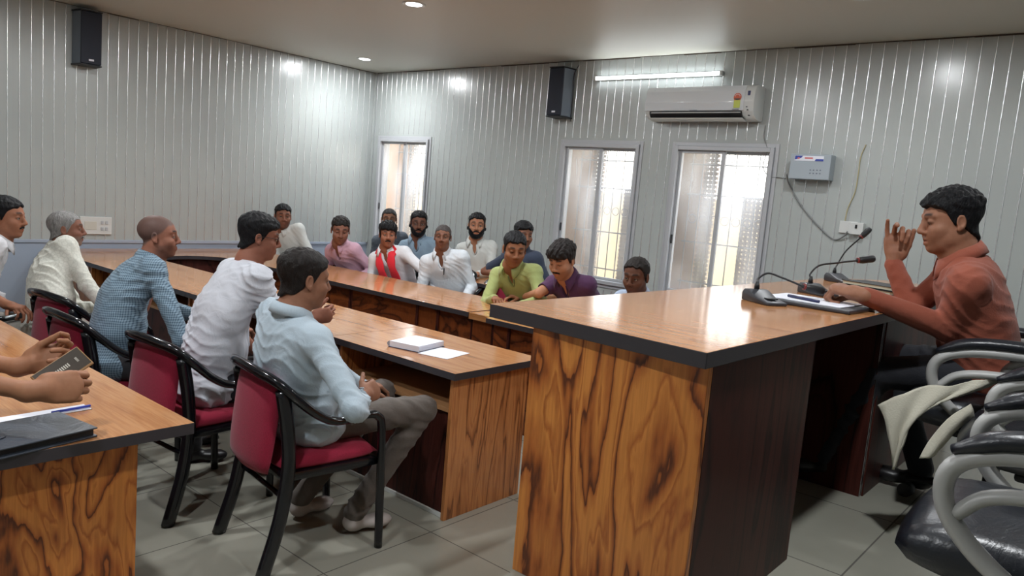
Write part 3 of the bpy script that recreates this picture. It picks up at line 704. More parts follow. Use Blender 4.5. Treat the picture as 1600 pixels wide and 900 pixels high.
# towels on the dais chairs
def towel(pxs, D, label, th=.008, fold=.012, name='towel'):
    """cloth sheet through a grid of points given row by row (pixel x, pixel y, depth offset)"""
    rows = [[atd(x, y, D + d) for x, y, d in rw] for rw in pxs]
    rows = [catmull(rw, 7) for rw in rows]; cols = len(rows[0]); grid = [catmull([rw[i] for rw in rows], 7) for i in range(cols)]
    bm = BM(); V = [[bm.verts.new(p + Vector((0, 1, .3)) * (fold * math.sin(i * .9 + j * .35))) for j, p in enumerate(cl)] for i, cl in enumerate(grid)]
    for i in range(len(V) - 1):
        for j in range(len(V[0]) - 1): bm.faces.new((V[i][j], V[i + 1][j], V[i + 1][j + 1], V[i][j + 1])).smooth = True
    o = obj(name, bm, M_CREAM, smooth=3.1); md = o.modifiers.new('thick', 'SOLIDIFY'); md.thickness = th; md.offset = 0; return tag(o, label, 'towel', 'cream towels on the dais chairs')
towel([[(1372, 633, 0), (1432, 607, .0), (1500, 600, .0), (1556, 588, .0)], [(1384, 668, -.02), (1430, 640, -.02), (1500, 612, -.01), (1558, 600, 0)], [(1394, 705, -.03), (1412, 680, -.03), (1430, 652, -.02), (1440, 640, -.02)], [(1395, 735, -.03), (1398, 728, -.03), (1402, 712, -.03), (1408, 700, -.03)]], 2.62, 'cream towel hanging down in a point below the speaker chair', fold=.010)
towel([[(1436, 716, 0), (1452, 688, 0), (1480, 655, 0), (1516, 631, 0)], [(1447, 716, -.01), (1466, 692, -.01), (1492, 662, -.01), (1520, 640, -.01)], [(1458, 712, 0), (1478, 690, 0), (1498, 668, 0), (1522, 650, 0)]], 2.52, 'narrow cream towel strip curving over the seat edge of a dais chair', fold=.002)

# ------------------------------------------------------------------ people: smooth implicit bodies
def sd_cone(P, a, b, ra, rb):
    ab = b - a; L2 = float(ab.dot(ab)) + 1e-12
    t = np.clip((P - a) @ ab / L2, 0, 1)
    return np.linalg.norm(P - a - t[:, None] * ab, axis=1) - (ra + (rb - ra) * t)
def sd_ell(P, c, r, M):
    q = (P - c) @ M; k = np.linalg.norm(q / r, axis=1); k2 = np.linalg.norm(q / (r * r), axis=1) + 1e-9
    return k * (k - 1) / k2
def sd_box(P, c, h, M, rd):
    q = np.abs((P - c) @ M) - h + rd
    return np.linalg.norm(np.maximum(q, 0), axis=1) + np.minimum(q.max(axis=1), 0) - rd
I3 = np.eye(3)
class Field:
    def __init__(s): s.p = []; s.cuts = []
    def cone(s, a, b, ra, rb=None, k=.015, op='u'): s.p.append((op, k, 'c', (np.array(a, float), np.array(b, float), ra, ra if rb is None else rb))); return s
    def ell(s, c, r, k=.015, op='u', M=I3): s.p.append((op, k, 'e', (np.array(c, float), np.array(r, float), M))); return s
    def box(s, c, h, k=.01, op='u', M=I3, rd=.006): s.p.append((op, k, 'b', (np.array(c, float), np.array(h, float), M, rd))); return s
    def cut(s, o, n): s.cuts.append((np.array(o, float), np.array(n, float) / np.linalg.norm(n))); return s
    def prim(s, pr, P):
        kd, a = pr[2], pr[3]
        return sd_cone(P, *a) if kd == 'c' else sd_ell(P, *a) if kd == 'e' else sd_box(P, *a)
    def combine(s, d, pr, v):
        k = pr[1]
        if pr[0] == 'u':
            h = np.maximum(k - np.abs(d - v), 0) / k; return np.minimum(d, v) - h * h * k * .25
        h = np.maximum(k - np.abs(-d - v), 0) / k; return np.maximum(d, -v) + h * h * k * .25
    def __call__(s, P):
        d = np.full(len(P), 9.)
        for pr in s.p: d = s.combine(d, pr, s.prim(pr, P))
        for o, n in s.cuts: d = np.maximum(d, (P - o) @ n)
        return d
    def bounds(s):
        lo = np.full(3, 9e9); hi = -lo
        for op, k, kd, a in s.p:
            if op != 'u': continue
            if kd == 'c': pts = [(a[0], a[2]), (a[1], a[3])]
            elif kd == 'e': pts = [(a[0], a[1].max())]
            else: pts = [(a[0], np.linalg.norm(a[1]))]
            for c, r in pts: lo = np.minimum(lo, c - r); hi = np.maximum(hi, c + r)
        return lo - .03, hi + .03
NB = 8
def mesh_field(F, res, disp=None, post=None, pad=.012):
    """sparse surface nets of the zero level of F (+disp)"""
    lo, hi = F.bounds(); nb = np.ceil((hi - lo) / (res * NB)).astype(int) + 1
    bi = np.stack(np.meshgrid(*[np.arange(n) for n in nb], indexing='ij'), -1).reshape(-1, 3)
    cen = lo + (bi + .5) * (NB * res); R = NB * res * .87
    D = [F.prim(pr, cen) for pr in F.p]
    d = np.full(len(cen), 9.)
    for pr, v in zip(F.p, D): d = F.combine(d, pr, v)
    for o, n in F.cuts: d = np.maximum(d, (cen - o) @ n)
    keep = np.abs(d) < R * 1.35 + pad
    bi = bi[keep]; D = [v[keep] for v in D]
    g = np.stack(np.meshgrid(*[np.arange(NB + 1)] * 3, indexing='ij'), -1).reshape(-1, 3)
    nB = len(bi); m = len(g)
    V = np.full((nB, m), 9.)
    base = lo + bi * (NB * res)
    for pr, v in zip(F.p, D):
        sel = np.where(v < 2.2 * R + pr[1] + .02)[0]
        if len(sel) == 0: continue
        P = (base[sel][:, None, :] + g[None] * res).reshape(-1, 3)
        V[sel] = F.combine(V[sel].reshape(-1), pr, F.prim(pr, P)).reshape(len(sel), m)
    P = (base[:, None, :] + g[None] * res).reshape(-1, 3)
    V = V.reshape(-1)
    for o, n in F.cuts: V = np.maximum(V, (P - o) @ n)
    near = np.abs(V) < .05
    if disp is not None: V[near] += disp(P[near])
    if post is not None: V[near] = post(P[near], V[near])
    V = V.reshape(nB, NB + 1, NB + 1, NB + 1)
    S = V < 0
    c8 = [(i, j, k) for i in (0, 1) for j in (0, 1) for k in (0, 1)]
    cs = [S[:, i:i + NB, j:j + NB, k:k + NB] for i, j, k in c8]
    cnt = sum(c.astype(np.int8) for c in cs); act = (cnt > 0) & (cnt < 8)
    idx = np.argwhere(act); b = idx[:, 0]; ijk = idx[:, 1:]
    vals = np.stack([V[b, ijk[:, 0] + i, ijk[:, 1] + j, ijk[:, 2] + k] for i, j, k in c8], 1)
    acc = np.zeros((len(idx), 3)); w = np.zeros(len(idx)); off = np.array(c8, float)
    for x in range(8):
        for y in range(x + 1, 8):
            if np.abs(off[x] - off[y]).sum() != 1: continue
            a_, b_ = vals[:, x], vals[:, y]; cr_ = (a_ < 0) != (b_ < 0)
            t = np.where(cr_, a_ / np.where(cr_, a_ - b_, 1), 0)
            acc += np.where(cr_[:, None], off[x] + t[:, None] * (off[y] - off[x]), 0); w += cr_
    pos = acc / w[:, None]
    G = bi[b] * NB + ijk; verts = lo + (G + pos) * res
    N = nb * NB + 4
    def key(G_): return ((G_[:, 0] + 1) * N[1] + G_[:, 1] + 1) * N[2] + G_[:, 2] + 1
    K = key(G); order = np.argsort(K); Ks = K[order]
    faces = []
    for ax in range(3):
        e = np.eye(3, dtype=int)[ax]; sl0 = S[:, :NB, :NB, :NB]; sl1 = S[:, e[0]:NB + e[0], e[1]:NB + e[1], e[2]:NB + e[2]]
        ed = np.argwhere(sl0 != sl1); inside0 = sl0[tuple(ed.T)]; Ge = bi[ed[:, 0]] * NB + ed[:, 1:]
        u = np.eye(3, dtype=int)[(ax + 1) % 3]; v = np.eye(3, dtype=int)[(ax + 2) % 3]
        q = []; ok = np.ones(len(Ge), bool)
        for o in (0 * u, -u, -u - v, -v):
            kk = key(Ge + o); i_ = np.searchsorted(Ks, kk); i_ = np.minimum(i_, len(Ks) - 1); ok &= Ks[i_] == kk; q.append(order[i_])
        q = np.stack(q, 1)
        q = np.where(inside0[:, None], q, q[:, ::-1]); faces.append(q[ok])
    return verts, np.concatenate(faces)
def np_obj(name, verts, faces, m, parent, colors=None, origin=(0, 0, 0), smooth_iter=0):
    me = bpy.data.meshes.new(name); verts = verts - np.array(origin)
    used = np.unique(faces); remap = -np.ones(len(verts), int); remap[used] = np.arange(len(used)); verts = verts[used]; faces = remap[faces]
    if colors is not None: colors = colors[used]
    me.vertices.add(len(verts)); me.vertices.foreach_set('co', verts.astype(np.float32).ravel())
    me.loops.add(len(faces) * 4); me.loops.foreach_set('vertex_index', faces.astype(np.int32).ravel())
    me.polygons.add(len(faces)); me.polygons.foreach_set('loop_start', np.arange(len(faces), dtype=np.int32) * 4)
    me.update(calc_edges=True); me.validate(); me.polygons.foreach_set('use_smooth', [True] * len(me.polygons))
    if colors is not None and len(me.vertices) == len(colors):
        a = me.color_attributes.new('Col', 'FLOAT_COLOR', 'POINT'); c = np.ones((len(colors), 4), np.float32); c[:, :3] = colors; a.data.foreach_set('color', c.ravel())
    me.materials.append(m); o = bpy.data.objects.new(name, me); COL.objects.link(o)
    if parent: o.parent = parent
    return o

def skinm(n, l, p):
    v = n.new('ShaderNodeVertexColor'); v.layer_name = 'Col'; a = nz(n, l, 90, 4); b = nz(n, l, 14, 2)
    c = mixc(n, l, .5, v.outputs[0], ramp(n, l, a.outputs[0], [(.3, (.84, .82, .80)), (.7, (1, 1, 1))]), 'MULTIPLY')
    c = mixc(n, l, .35, c, ramp(n, l, b.outputs[0], [(.3, (.86, .80, .78)), (.7, (1, 1, 1))]), 'MULTIPLY')
    l.new(c, p.inputs['Base Color']); p.inputs['Subsurface Weight'].default_value = .08; p.inputs['Subsurface Radius'].default_value = (.012, .005, .003)
    bump(n, l, p, a.outputs[0], .12, .002)
M_SKIN = mat('skin', spec=.25, rough=.58, build=skinm)
def hairm(col):
    def f(n, l, p):
        a = nz(n, l, 70, 4, (1, 1, .35), .6, dist=.6); b = nz(n, l, 240, 3, (1, 1, .4))
        l.new(ramp(n, l, a.outputs[0], [(.3, tuple(v * .45 for v in col)), (.7, tuple(min(1, v * 1.15) for v in col))]), p.inputs['Base Color'])
        bump(n, l, p, mth(n, l, 'ADD', a.outputs[0], mth(n, l, 'MULTIPLY', b.outputs[0], .5)), .9, .008)
    return f
M_HAIR = mat('black_hair', rough=.55, spec=.25, build=hairm(rgb(16, 16, 20))); M_HAIR2 = mat('brown_black_hair', rough=.55, spec=.25, build=hairm(rgb(34, 28, 26)))
M_HAIRG = mat('grey_hair', rough=.6, build=hairm(rgb(140, 138, 136))); M_STUB = mat('stubble_hair', rough=.7, build=hairm(rgb(66, 58, 56)))
M_SCL = mat('eye_white', rgb(150, 142, 134), .4); M_IRIS = mat('dark_iris', rgb(26, 18, 14), .15)
def cloth(name, col, pattern=None, rough=.82):
    def f(n, l, p):
        a = nz(n, l, 300, 2); base = mixc(n, l, .25, col, ramp(n, l, a.outputs[0], [(.3, (.8, .8, .8)), (.7, (1, 1, 1))]), 'MULTIPLY')
        if pattern == 'check':
            t = n.new('ShaderNodeTexCoord'); s = n.new('ShaderNodeSeparateXYZ'); l.new(t.outputs['Object'], s.inputs[0])
            ww = nz(n, l, 5, 2); w_ = mth(n, l, 'MULTIPLY', ww.outputs[0], .03)
            u = mth(n, l, 'FRACT', mth(n, l, 'MULTIPLY', mth(n, l, 'ADD', mth(n, l, 'ADD', s.outputs[0], mth(n, l, 'MULTIPLY', s.outputs[1], .8)), w_), 78.)); v = mth(n, l, 'FRACT', mth(n, l, 'MULTIPLY', mth(n, l, 'ADD', s.outputs[2], w_), 84.))
            g = mth(n, l, 'ADD', mth(n, l, 'LESS_THAN', u, .42), mth(n, l, 'LESS_THAN', v, .42))
            base = mixc(n, l, mth(n, l, 'MULTIPLY', g, .5), col, rgb(62, 84, 104))
        elif pattern == 'print':
            v = n.new('ShaderNodeTexVoronoi'); v.feature = 'DISTANCE_TO_EDGE'; v.inputs['Scale'].default_value = 36.; t = n.new('ShaderNodeTexCoord'); l.new(t.outputs['Object'], v.inputs['Vector'])
            base = mixc(n, l, mth(n, l, 'MULTIPLY', mth(n, l, 'LESS_THAN', v.outputs[0], .08), .22), col, rgb(140, 140, 128))
        elif pattern == 'stripe':
            t = n.new('ShaderNodeTexCoord'); s = n.new('ShaderNodeSeparateXYZ'); l.new(t.outputs['Object'], s.inputs[0])
            u = mth(n, l, 'FRACT', mth(n, l, 'MULTIPLY', mth(n, l, 'ADD', s.outputs[0], s.outputs[1]), 70.)); base = mixc(n, l, mth(n, l, 'MULTIPLY', mth(n, l, 'LESS_THAN', u, .25), .35), col, rgb(150, 160, 175))
        l.new(base, p.inputs['Base Color']); bump(n, l, p, mth(n, l, 'ADD', mth(n, l, 'MULTIPLY', a.outputs[0], .15), nz(n, l, 16, 3, dist=1.0).outputs[0]), .35, .012)
    return mat(name, rough=rough, sheen=.1, build=f)

def unit(v): v = np.array(v, float); return v / (np.linalg.norm(v) + 1e-12)
def frame(yaw_deg, pitch_deg=0., roll_deg=0.):
    """columns: right, forward, up; yaw clockwise from +Y, pitch up positive"""
    a = math.radians(yaw_deg); p = math.radians(pitch_deg); rl = math.radians(roll_deg)
    f = np.array([math.sin(a) * math.cos(p), math.cos(a) * math.cos(p), math.sin(p)]); r = np.array([math.cos(a), -math.sin(a), 0.]); u = np.cross(r, f)
    r2 = r * math.cos(rl) + u * math.sin(rl); u2 = np.cross(r2, f); return np.stack([r2, f, u2], 1)

def head_prims(F, H, M, s, o):
    """o: face options; H head centre, M frame columns (right, forward, up), s scale"""
    def W(x, y, z): return H + s * (M @ np.array([x, y, z], float))
    def E(x, y, z, r, k=.015, op='u'): F.ell(W(x, y, z), np.array(r) * s, k * s, op, M)
    fat = o.get('fat', 0.)
    E(0, -.014, .034, (.074, .093, .079)); E(0, .040, .030, (.060, .048, .052), .02)
    E(0, .030, -.030, (.061 + fat * .5, .056, .070), .03); E(0, .034, -.078, (.045 + fat, .047, .034), .025)
    E(0, .066, -.100, (.020, .019, .016), .02); E(0, .02, -.095, (.035 + fat, .045, .018 + fat), .03)
    for q in (-1, 1):
        E(q * (.046 + fat * .6), .006, -.058, (.019, .034, .032), .02); E(q * .043, .058, -.030, (.021, .024, .018), .02)
        F.cone(W(q * .013, .088, .0225), W(q * .046, .072, .0225), .0085 * s, .007 * s, .012 * s)
        E(q * .031, .0985, .000, (.0175, .014, .0105), .010, 's')
        E(q * .031, .0760, .002, (.0155, .0137 if not o.get('down') else .0150, .0125), .003)
        E(q * .013, .098, -.0385, (.0085, .0095, .0075), .007)
        E(q * .0785, -.008, -.006, (.0075, .017, .029), .004); E(q * .083, -.006, -.004, (.005, .010, .018), .004, 's'); E(q * .078, -.000, -.030, (.006, .009, .010), .005)
    F.cone(W(0, .086, .014), W(0, .106, -.030), .0080 * s, .0115 * s, .012 * s); E(0, .1070, -.034, (.0130, .0110, .0095), .006)
    F.ell(W(0, .060, -.064), np.array([.031, .030, .027]) * s, .02 * s, 'u', M)
    for q in (-1, 1): E(q * .029, .060, -.046, (.024, .026, .026), .02)
    F.cone(W(-.020, .081, -.0655), W(0, .0900, -.0640), .0050 * s, .0062 * s, .007 * s); F.cone(W(.020, .081, -.0655), W(0, .0900, -.0640), .0050 * s, .0062 * s, .007 * s)
    op = .004 if o.get('talk') else 0
    F.cone(W(-.016, .080, -.0735 - op), W(0, .0885, -.0755 - op), .0055 * s, .0068 * s, .007 * s); F.cone(W(.016, .080, -.0735 - op), W(0, .0885, -.0755 - op), .0055 * s, .0068 * s, .007 * s)
    F.cone(W(-.019, .0925, -.0700 - op * .5), W(.019, .0925, -.0700 - op * .5), .0016 * s + op * .4, None, .003 * s, 's')
    return W

def hand_prims(F, Wp, d, pn, s, curl, side, spread=.10, thumb=(.6, .5), extra=None):
    """Wp wrist point, d direction of the fingers, pn palm normal (the way the palm faces); side +1 right hand, -1 left hand.
    curl: 4 values (index..little), 0 straight, 1 closed"""
    d = unit(d); pn = unit(np.array(pn, float) - d * np.dot(pn, d)); w = np.cross(d, pn) * side          # w points to the thumb side
    J = lambda a, b, c: Wp + s * (a * d + b * w + c * pn)
    M = np.stack([w, d, pn], 1)
    F.ell(J(.050, .0, .0), np.array([.040, .052, .0155]) * s, .012, 'u', M); F.ell(J(.072, .0, -.001), np.array([.041, .026, .0145]) * s, .010, 'u', M)
    F.ell(J(.032, .024, .006), np.array([.018, .032, .016]) * s, .010, 'u', M); F.cone(J(-.02, 0, 0), J(.02, 0, 0), .026 * s, .027 * s, .015)
    Ls = [(.044, .027, .022), (.048, .030, .024), (.045, .028, .023), (.035, .021, .020)]; tips = []
    for i in range(4):
        b = J(.088 - .004 * abs(i - 1) - (.006 if i == 3 else 0), .029 - .0195 * i, 0); ang = 0.; sp = spread * (1.2 - .8 * i)
        dd = unit(d + w * sp); c = curl[i]; rad = (.0092 - .0006 * (i == 3)) * s; p = b - d * .016 * s
        F.cone(p, b, rad * 1.12, rad * 1.08, .006)
        p = b
        for j, (L, mx) in enumerate(zip(Ls[i], (1.35, 1.75, 1.0))):
            ang += c * mx + .06; q = p + s * L * (dd * math.cos(ang) + pn * math.sin(ang)); F.cone(p, q, rad, rad * .91, .003); p = q; rad *= .91
        tips.append(p)
    t0 = J(.020, .026, .006); out, opp = thumb
    dt = unit(d * (1 - out * .35) + w * out + pn * opp); t1 = t0 + s * .038 * dt; dt2 = unit(dt + d * .35 - w * .25 * (1 - out)); t2 = t1 + s * .032 * dt2; t3 = t2 + s * .026 * unit(dt2 + pn * .1)
    F.cone(t0, t1, .0150 * s, .0115 * s, .010); F.cone(t1, t2, .0108 * s, .0098 * s, .004); F.cone(t2, t3, .0098 * s, .0082 * s, .004)
    return tips

def ik(S, Wr, a, b, hint):
    v = Wr - S; L = np.linalg.norm(v); L2 = min(L, (a + b) * .995); u = v / L
    if L > L2: a, b = a * L / L2, b * L / L2; L2 = L
    x = (a * a - b * b + L2 * L2) / (2 * L2); h = math.sqrt(max(a * a - x * x, 1e-6))
    hv = np.array(hint, float); hv = hv - u * hv.dot(u); return S + u * x + unit(hv) * h

def folds(amp, seed=0, fr=1.):
    def env(P):
        q = np.sin(5.1 * P[:, 0] + 4.3 * P[:, 2] + seed) * np.sin(6.2 * P[:, 1] - 3.7 * P[:, 2] + 1.7 * seed); return np.clip(.5 + .8 * q, 0, 1)
    r = np.random.RandomState(seed); ph = r.rand(8) * 6.28
    def f(P):
        x, y, z = P[:, 0], P[:, 1], P[:, 2]
        w = .35 * np.sin(17 * x + 9 * z + ph[0]) + .35 * np.sin(14 * y - 12 * z + ph[1]) + .2 * np.sin(33 * x - 21 * y + ph[2])
        a = np.sin(62 * fr * z + 22 * x + 14 * y + 4.2 * w + ph[3]); b = np.sin(38 * fr * z - 41 * x + 33 * y + 5 * w + ph[4]); c = np.sin(95 * fr * (x * .4 + y * .3 + z * .75) + 6 * w + ph[5])
        m = .5 + .5 * np.sin(9 * x + 11 * y + 7 * z + ph[6]); n_ = .5 + .5 * np.sin(12 * x - 8 * y + 13 * z + ph[7])
        return -amp * (.45 + 1.0 * env(P)) * ((1 - np.abs(a)) ** 1.5 * 1.3 * m + (1 - np.abs(b)) ** 1.5 * n_ + .25 * c - .5)
    return f

def smst(x, a, b): t = np.clip((x - a) / (b - a), 0, 1); return t * t * (3 - 2 * t)

def person(label, head, yaw, pitch, hip, body_yaw, shirt, skin, res=.0045, hs=1.0, roll=0., hair='short', hairmat=None, sleeve='long', trousers=None,
           wrists=None, elbows=None, hands=None, chest=1.0, belly=0., hump=0., face=None, beard=None, vneck=False, collar=True, collar_mat=None, floor=0., knees=None, feet=None, shoe=None,
           glasses=False, scarf=False, fold=.0045, seat=.47, legs=True, body_only_arms=False, seed=0, brow=True, sh_drop=0., sh_r=.0, tone=None, cres=None, hem=True):
    """head: world centre of the head; hip: (x, y) world; yaw angles clockwise from +Y"""
    face = face or {}; s = hs; H = np.array(head, float); M = frame(yaw, pitch, roll); B = frame(body_yaw); r = B[:, 0]; f = B[:, 1]; up = np.array([0, 0, 1.])
    P0 = np.array([hip[0], hip[1], floor + seat + .10]); origin = np.array([hip[0], hip[1], floor])
    Nk = H - s * (M[:, 2] * .118 + M[:, 1] * .034) - up * .022 - f * .0         # base of the neck
    tu = unit(Nk - P0); tr = unit(r - tu * r.dot(tu)); tf = np.cross(tu, tr); TL = np.linalg.norm(Nk - P0)
    tf = -tf if tf.dot(f) < 0 else tf
    mid = P0 + tu * TL * .5 - tf * hump
    bw = chest
    shw = .160 * bw
    SR = Nk + tr * shw - tu * (.066 + sh_drop) + tf * (.005 + sh_r); SL = Nk - tr * shw - tu * (.066 + sh_drop) + tf * (.005 - sh_r)
    wr = []; 
    for q, sh in ((1, SR), (-1, SL)):
        w_ = None if wrists is None else wrists[0 if q == 1 else 1]
        if w_ is None: w_ = P0 + f * .36 + r * q * .14 + up * .06
        wr.append(np.array(w_, float))
    eb = []
    for i, (q, sh) in enumerate(((1, SR), (-1, SL))):
        h = None if elbows is None else elbows[i]
        if h is not None and len(h) == 4: eb.append(np.array(h[:3], float))
        else:
            if h is None: h = -up * 1.0 + r * q * .45 - f * .3
            eb.append(ik(sh, wr[i], .285, .25, h))
    tone = np.array(tone if tone is not None else skin)
    # ---- skin
    F = Field(); W = head_prims(F, H, M, s, face)
    F.cone(W(0, -.022, -.060), Nk + tu * .005, .054 * s + face.get('fat', 0) * .6, .060 * s, .02)
    F.cone(Nk, P0 + tu * TL * .55, .062, .085, .04); F.ell(P0 + tu * TL * .74 + tf * .0, (.125 * bw, .082, .13), .03, 'u', np.stack([tr, tf, tu], 1)); F.cone(P0 + tu * TL * .55, P0, .085, .09, .03)
    for i, (q, sh) in enumerate(((1, SR), (-1, SL))):
        F.cone(Nk - tu * .03, sh, .042, .040, .02); F.cone(sh, eb[i], .045, .038, .015); F.cone(eb[i], wr[i], .037, .0245, .008)
        hd = (hands or (None, None))[i] or {}
        fd = unit(wr[i] - eb[i]); fd = unit(fd * np.array([1, 1, .25])); d_ = hd.get('d', fd); pn = hd.get('pn', -up)
        hand_prims(F, wr[i] + unit(d_) * .018, d_, pn, hd.get('s', 1.0), hd.get('curl', (.35, .4, .45, .5)), q, hd.get('spread', .10), hd.get('thumb', (.7, .45)))
    v, fc = mesh_field(F, res)
    L = (v - H) @ M / s; x, y, z = L[:, 0], L[:, 1], L[:, 2]
    col = np.tile(tone, (len(v), 1)); inhead = (np.abs(x) < .10) & (np.abs(y) < .14) & (z > -.14) & (z < .14)
    def paint(mask, c, amt): nonlocal col; m_ = (np.clip(mask, 0, 1) * amt * inhead)[:, None]; col = col * (1 - m_) + np.array(c) * m_
    lip = np.exp(-((x / .020) ** 4 + ((z + .0705) / .0085) ** 2)) * (y > .075); paint(lip, tone * np.array([.78, .52, .50]), .75)
    paint(np.exp(-(((np.abs(x) - .031) / .017) ** 2 + ((z - .001) / .013) ** 2)) * (y > .06), tone * .55, .55)
    if brow:
        bz = .0245 + .004 * np.cos((np.abs(x) - .03) / .02) ; bm_ = np.exp(-(((np.abs(x) - .030) / .0175) ** 6 + ((z - bz) / .0060) ** 2)) * (y > .05); paint(bm_, np.array(rgb(20, 16, 15)), .97)
    paint(np.exp(-(((np.abs(x) - .031) / .0135) ** 4 + ((z + .002) / .0032) ** 2)) * (y > .075), np.array(rgb(20, 14, 12)), .85)
    if face.get('stubble'):
        st = smst(-z, .040, .060) * smst(y, -.03, .02) * (1 - lip); paint(st, tone * np.array([.45, .48, .52]) if face['stubble'] != 'grey' else np.array(rgb(150, 140, 132)), .55)
    if face.get('shaved'): 
        hl = np.interp(y, [-.12, -.07, -.03, .0, .03, .06, .1], [-.07, -.06, -.02, -.0, .02, .055, .065]); paint(smst(z - hl, -.006, .012), np.array(face['shaved']), .8)
    if face.get('tilak'): paint(np.exp(-((x / .003) ** 2 + ((z - .045) / .014) ** 2)) * (y > .06), np.array(rgb(190, 60, 30)), .8)
    root = np_obj('person', v, fc, M_SKIN, None, col, origin); root.location = origin; tag(root, label, 'person', 'men seated round the meeting room')
    # ---- eyes
    Wh = lambda a, b, c: Vector(W(a, b, c) - origin)
    for q in (-1, 1):
        bm = BM(); bmesh.ops.create_uvsphere(bm, u_segments=14, v_segments=10, radius=.0112 * s)
        fw = M[:, 1] - M[:, 2] * (.25 if face.get('down') else .0) + M[:, 0] * face.get('look', 0)
        R3 = Vector(unit(fw))
        for fa in bm.faces:
            fa.smooth = True
            if fa.calc_center_median().normalized().dot(R3) > .86: fa.material_index = 1
        for vv in bm.verts: vv.co += Wh(q * .031, .0791 if not face.get('down') else .0765, -.0022)
        e = obj('eye', bm, [M_SCL, M_IRIS], root)
    # ---- hair
    hm = hairmat or M_HAIR
    if hair:
        FH = Field()
        Eh = lambda a, b, c, rr, k=.02: FH.ell(W(a, b, c), np.array(rr) * s, k * s, 'u', M)
        Eh(0, -.014, .034, (.074, .093, .079)); Eh(0, .040, .030, (.060, .048, .052)); Eh(0, .0, -.03, (.060, .065, .065), .03); FH.cone(W(0, -.03, -.05), W(0, -.045, -.09), .054 * s, .052 * s, .02)
        opt = dict(short=(.005, .013, .060, 0), full=(.007, .019, .054, .002), crop=(.0035, .004, .060, 0), bald=(.004, .001, .070, 0), mop=(.011, .024, .036, .004), receding=(.006, .012, .074, 0), side=(.010, .022, .040, .006))[hair]
        ths, tht, hz, quiff = opt; rs = np.random.RandomState(seed + 5); p1 = rs.rand(6) * 6.28
        sgn = 1 if hair == 'side' else 0
        def g_of(Q):
            X, Y, Z = Q[:, 0], Q[:, 1], Q[:, 2]
            line = np.interp(Y, [-.13, -.09, -.05, -.022, -.008, .010, .024, .040, .060, .085, .13], [-.082, -.075, -.056, -.030, .002, -.022, .000, .034, hz - .010, hz, hz + .004])
            line = line + .004 * np.sin(90 * X + p1[0]) + .003 * np.sin(170 * X + p1[1]) + sgn * .10 * np.clip(X + .01, -.03, .03) * (Y > .04)
            return Z - line
        def disp(Pw):
            Q = (Pw - H) @ M / s; g = g_of(Q); X, Y, Z = Q.T
            t = ths + (tht - ths) * smst(Z, .02, .085) + quiff * smst(Y, .03, .09) * smst(Z, .02, .06)
            if hair == 'bald': t = ths * (1 - smst(Z, .045, .085) * smst(Y, -.09, -.02)) - .004 * smst(Z, .05, .08)
            n_ = .22 * (np.sin(150 * X + 60 * Y + 2 * np.sin(80 * Z + p1[2]) + p1[3]) + .7 * np.sin(230 * Y - 120 * X + 2.5 * np.sin(90 * X + p1[4])) + .6 * np.sin(310 * X + 90 * Z + p1[5]))
            return -s * (t * (1 + n_ * .55) * smst(g, -.001, .010) - .006 * (1 - smst(g, -.006, .003)))
        vh, fh = mesh_field(FH, min(res, .0042), disp=disp, pad=.045)
        Q = (vh - H) @ M / s; keep = (g_of(Q) > -.003) & (Q[:, 2] > -.084); fh = fh[keep[fh].all(axis=1)]
        # drop the inner shell that sits inside the skull
        np_obj('hair', vh, fh, hm, root, None, origin)
    if beard:
        FB = Field(); head_prims(FB, H, M, s, face)
        kind = beard
        def gb(Q):
            X, Y, Z = Q[:, 0], Q[:, 1], Q[:, 2]; ax = np.abs(X)
            mo = np.minimum(np.minimum(.029 - ax, Z + .0620 + .25 * ax), -.0490 - .22 * ax - Z); mo = np.minimum(mo, Y - .07)
            if kind == 'moustache': return mo
            jaw = np.minimum(-.068 - Z + 1.15 * np.clip(ax - .026, 0, .05), Y + .004)
            lipm = np.sqrt((X / .026) ** 2 + ((Z + .0700) / .0125) ** 2) - 1
            jaw = np.minimum(jaw, lipm * .012)
            if kind == 'goatee': jaw = np.minimum(np.minimum(jaw, .026 - ax), -.086 - Z)
            return np.maximum(mo, jaw)
        th = dict(moustache=.0032, full=.006, goatee=.0032)[kind]
        def dispb(Pw):
            Q = (Pw - H) @ M / s; g = gb(Q); n_ = 1 + .25 * np.sin(400 * Q[:, 0] + 3 * np.sin(300 * Q[:, 2]))
            return -s * (th * n_ * smst(g, -.0005, .008) - .004 * (1 - smst(g, -.004, .001)))
        vb, fb = mesh_field(FB, min(res, .0038), disp=dispb, pad=.02)
        Q = (vb - H) @ M / s; keep = (gb(Q) > -.0015) & (Q[:, 1] > -.02); fb = fb[keep[fb].all(axis=1)]
        if len(fb) > 8: np_obj('moustache' if kind == 'moustache' else 'beard', vb, fb, M_STUB if face.get('greybeard') else M_HAIR, root, None, origin)
    # ---- shirt
    S = Field(); MT = np.stack([tr, tf, tu], 1); bl = belly
    S.ell(P0 - up * .02 + tf * .01, (.172 * bw + bl * .5, .134 + bl * .6, .115), .05, 'u', frame(body_yaw)); S.ell(P0 + tu * TL * .28 + tf * (.012 + bl * .5) - tf * hump * .6, (.158 * bw + bl * .6, .118 + bl, .17), .05, 'u', MT)
    S.ell(P0 + tu * TL * .56 - tf * hump, (.168 * bw + bl * .2, .116 + bl * .3, .17), .05, 'u', MT); S.ell(P0 + tu * TL * .78 - tf * hump * .5, (.165 * bw, .108, .13), .05, 'u', MT)
    S.cone(SR - tu * .004 - tf * .008, SL - tu * .004 - tf * .008, .050, None, .06); 
    for q, sh in ((1, SR), (-1, SL)): S.cone(Nk - tu * .040 + tr * q * .035 - tf * .012, sh, .046, .052, .03)
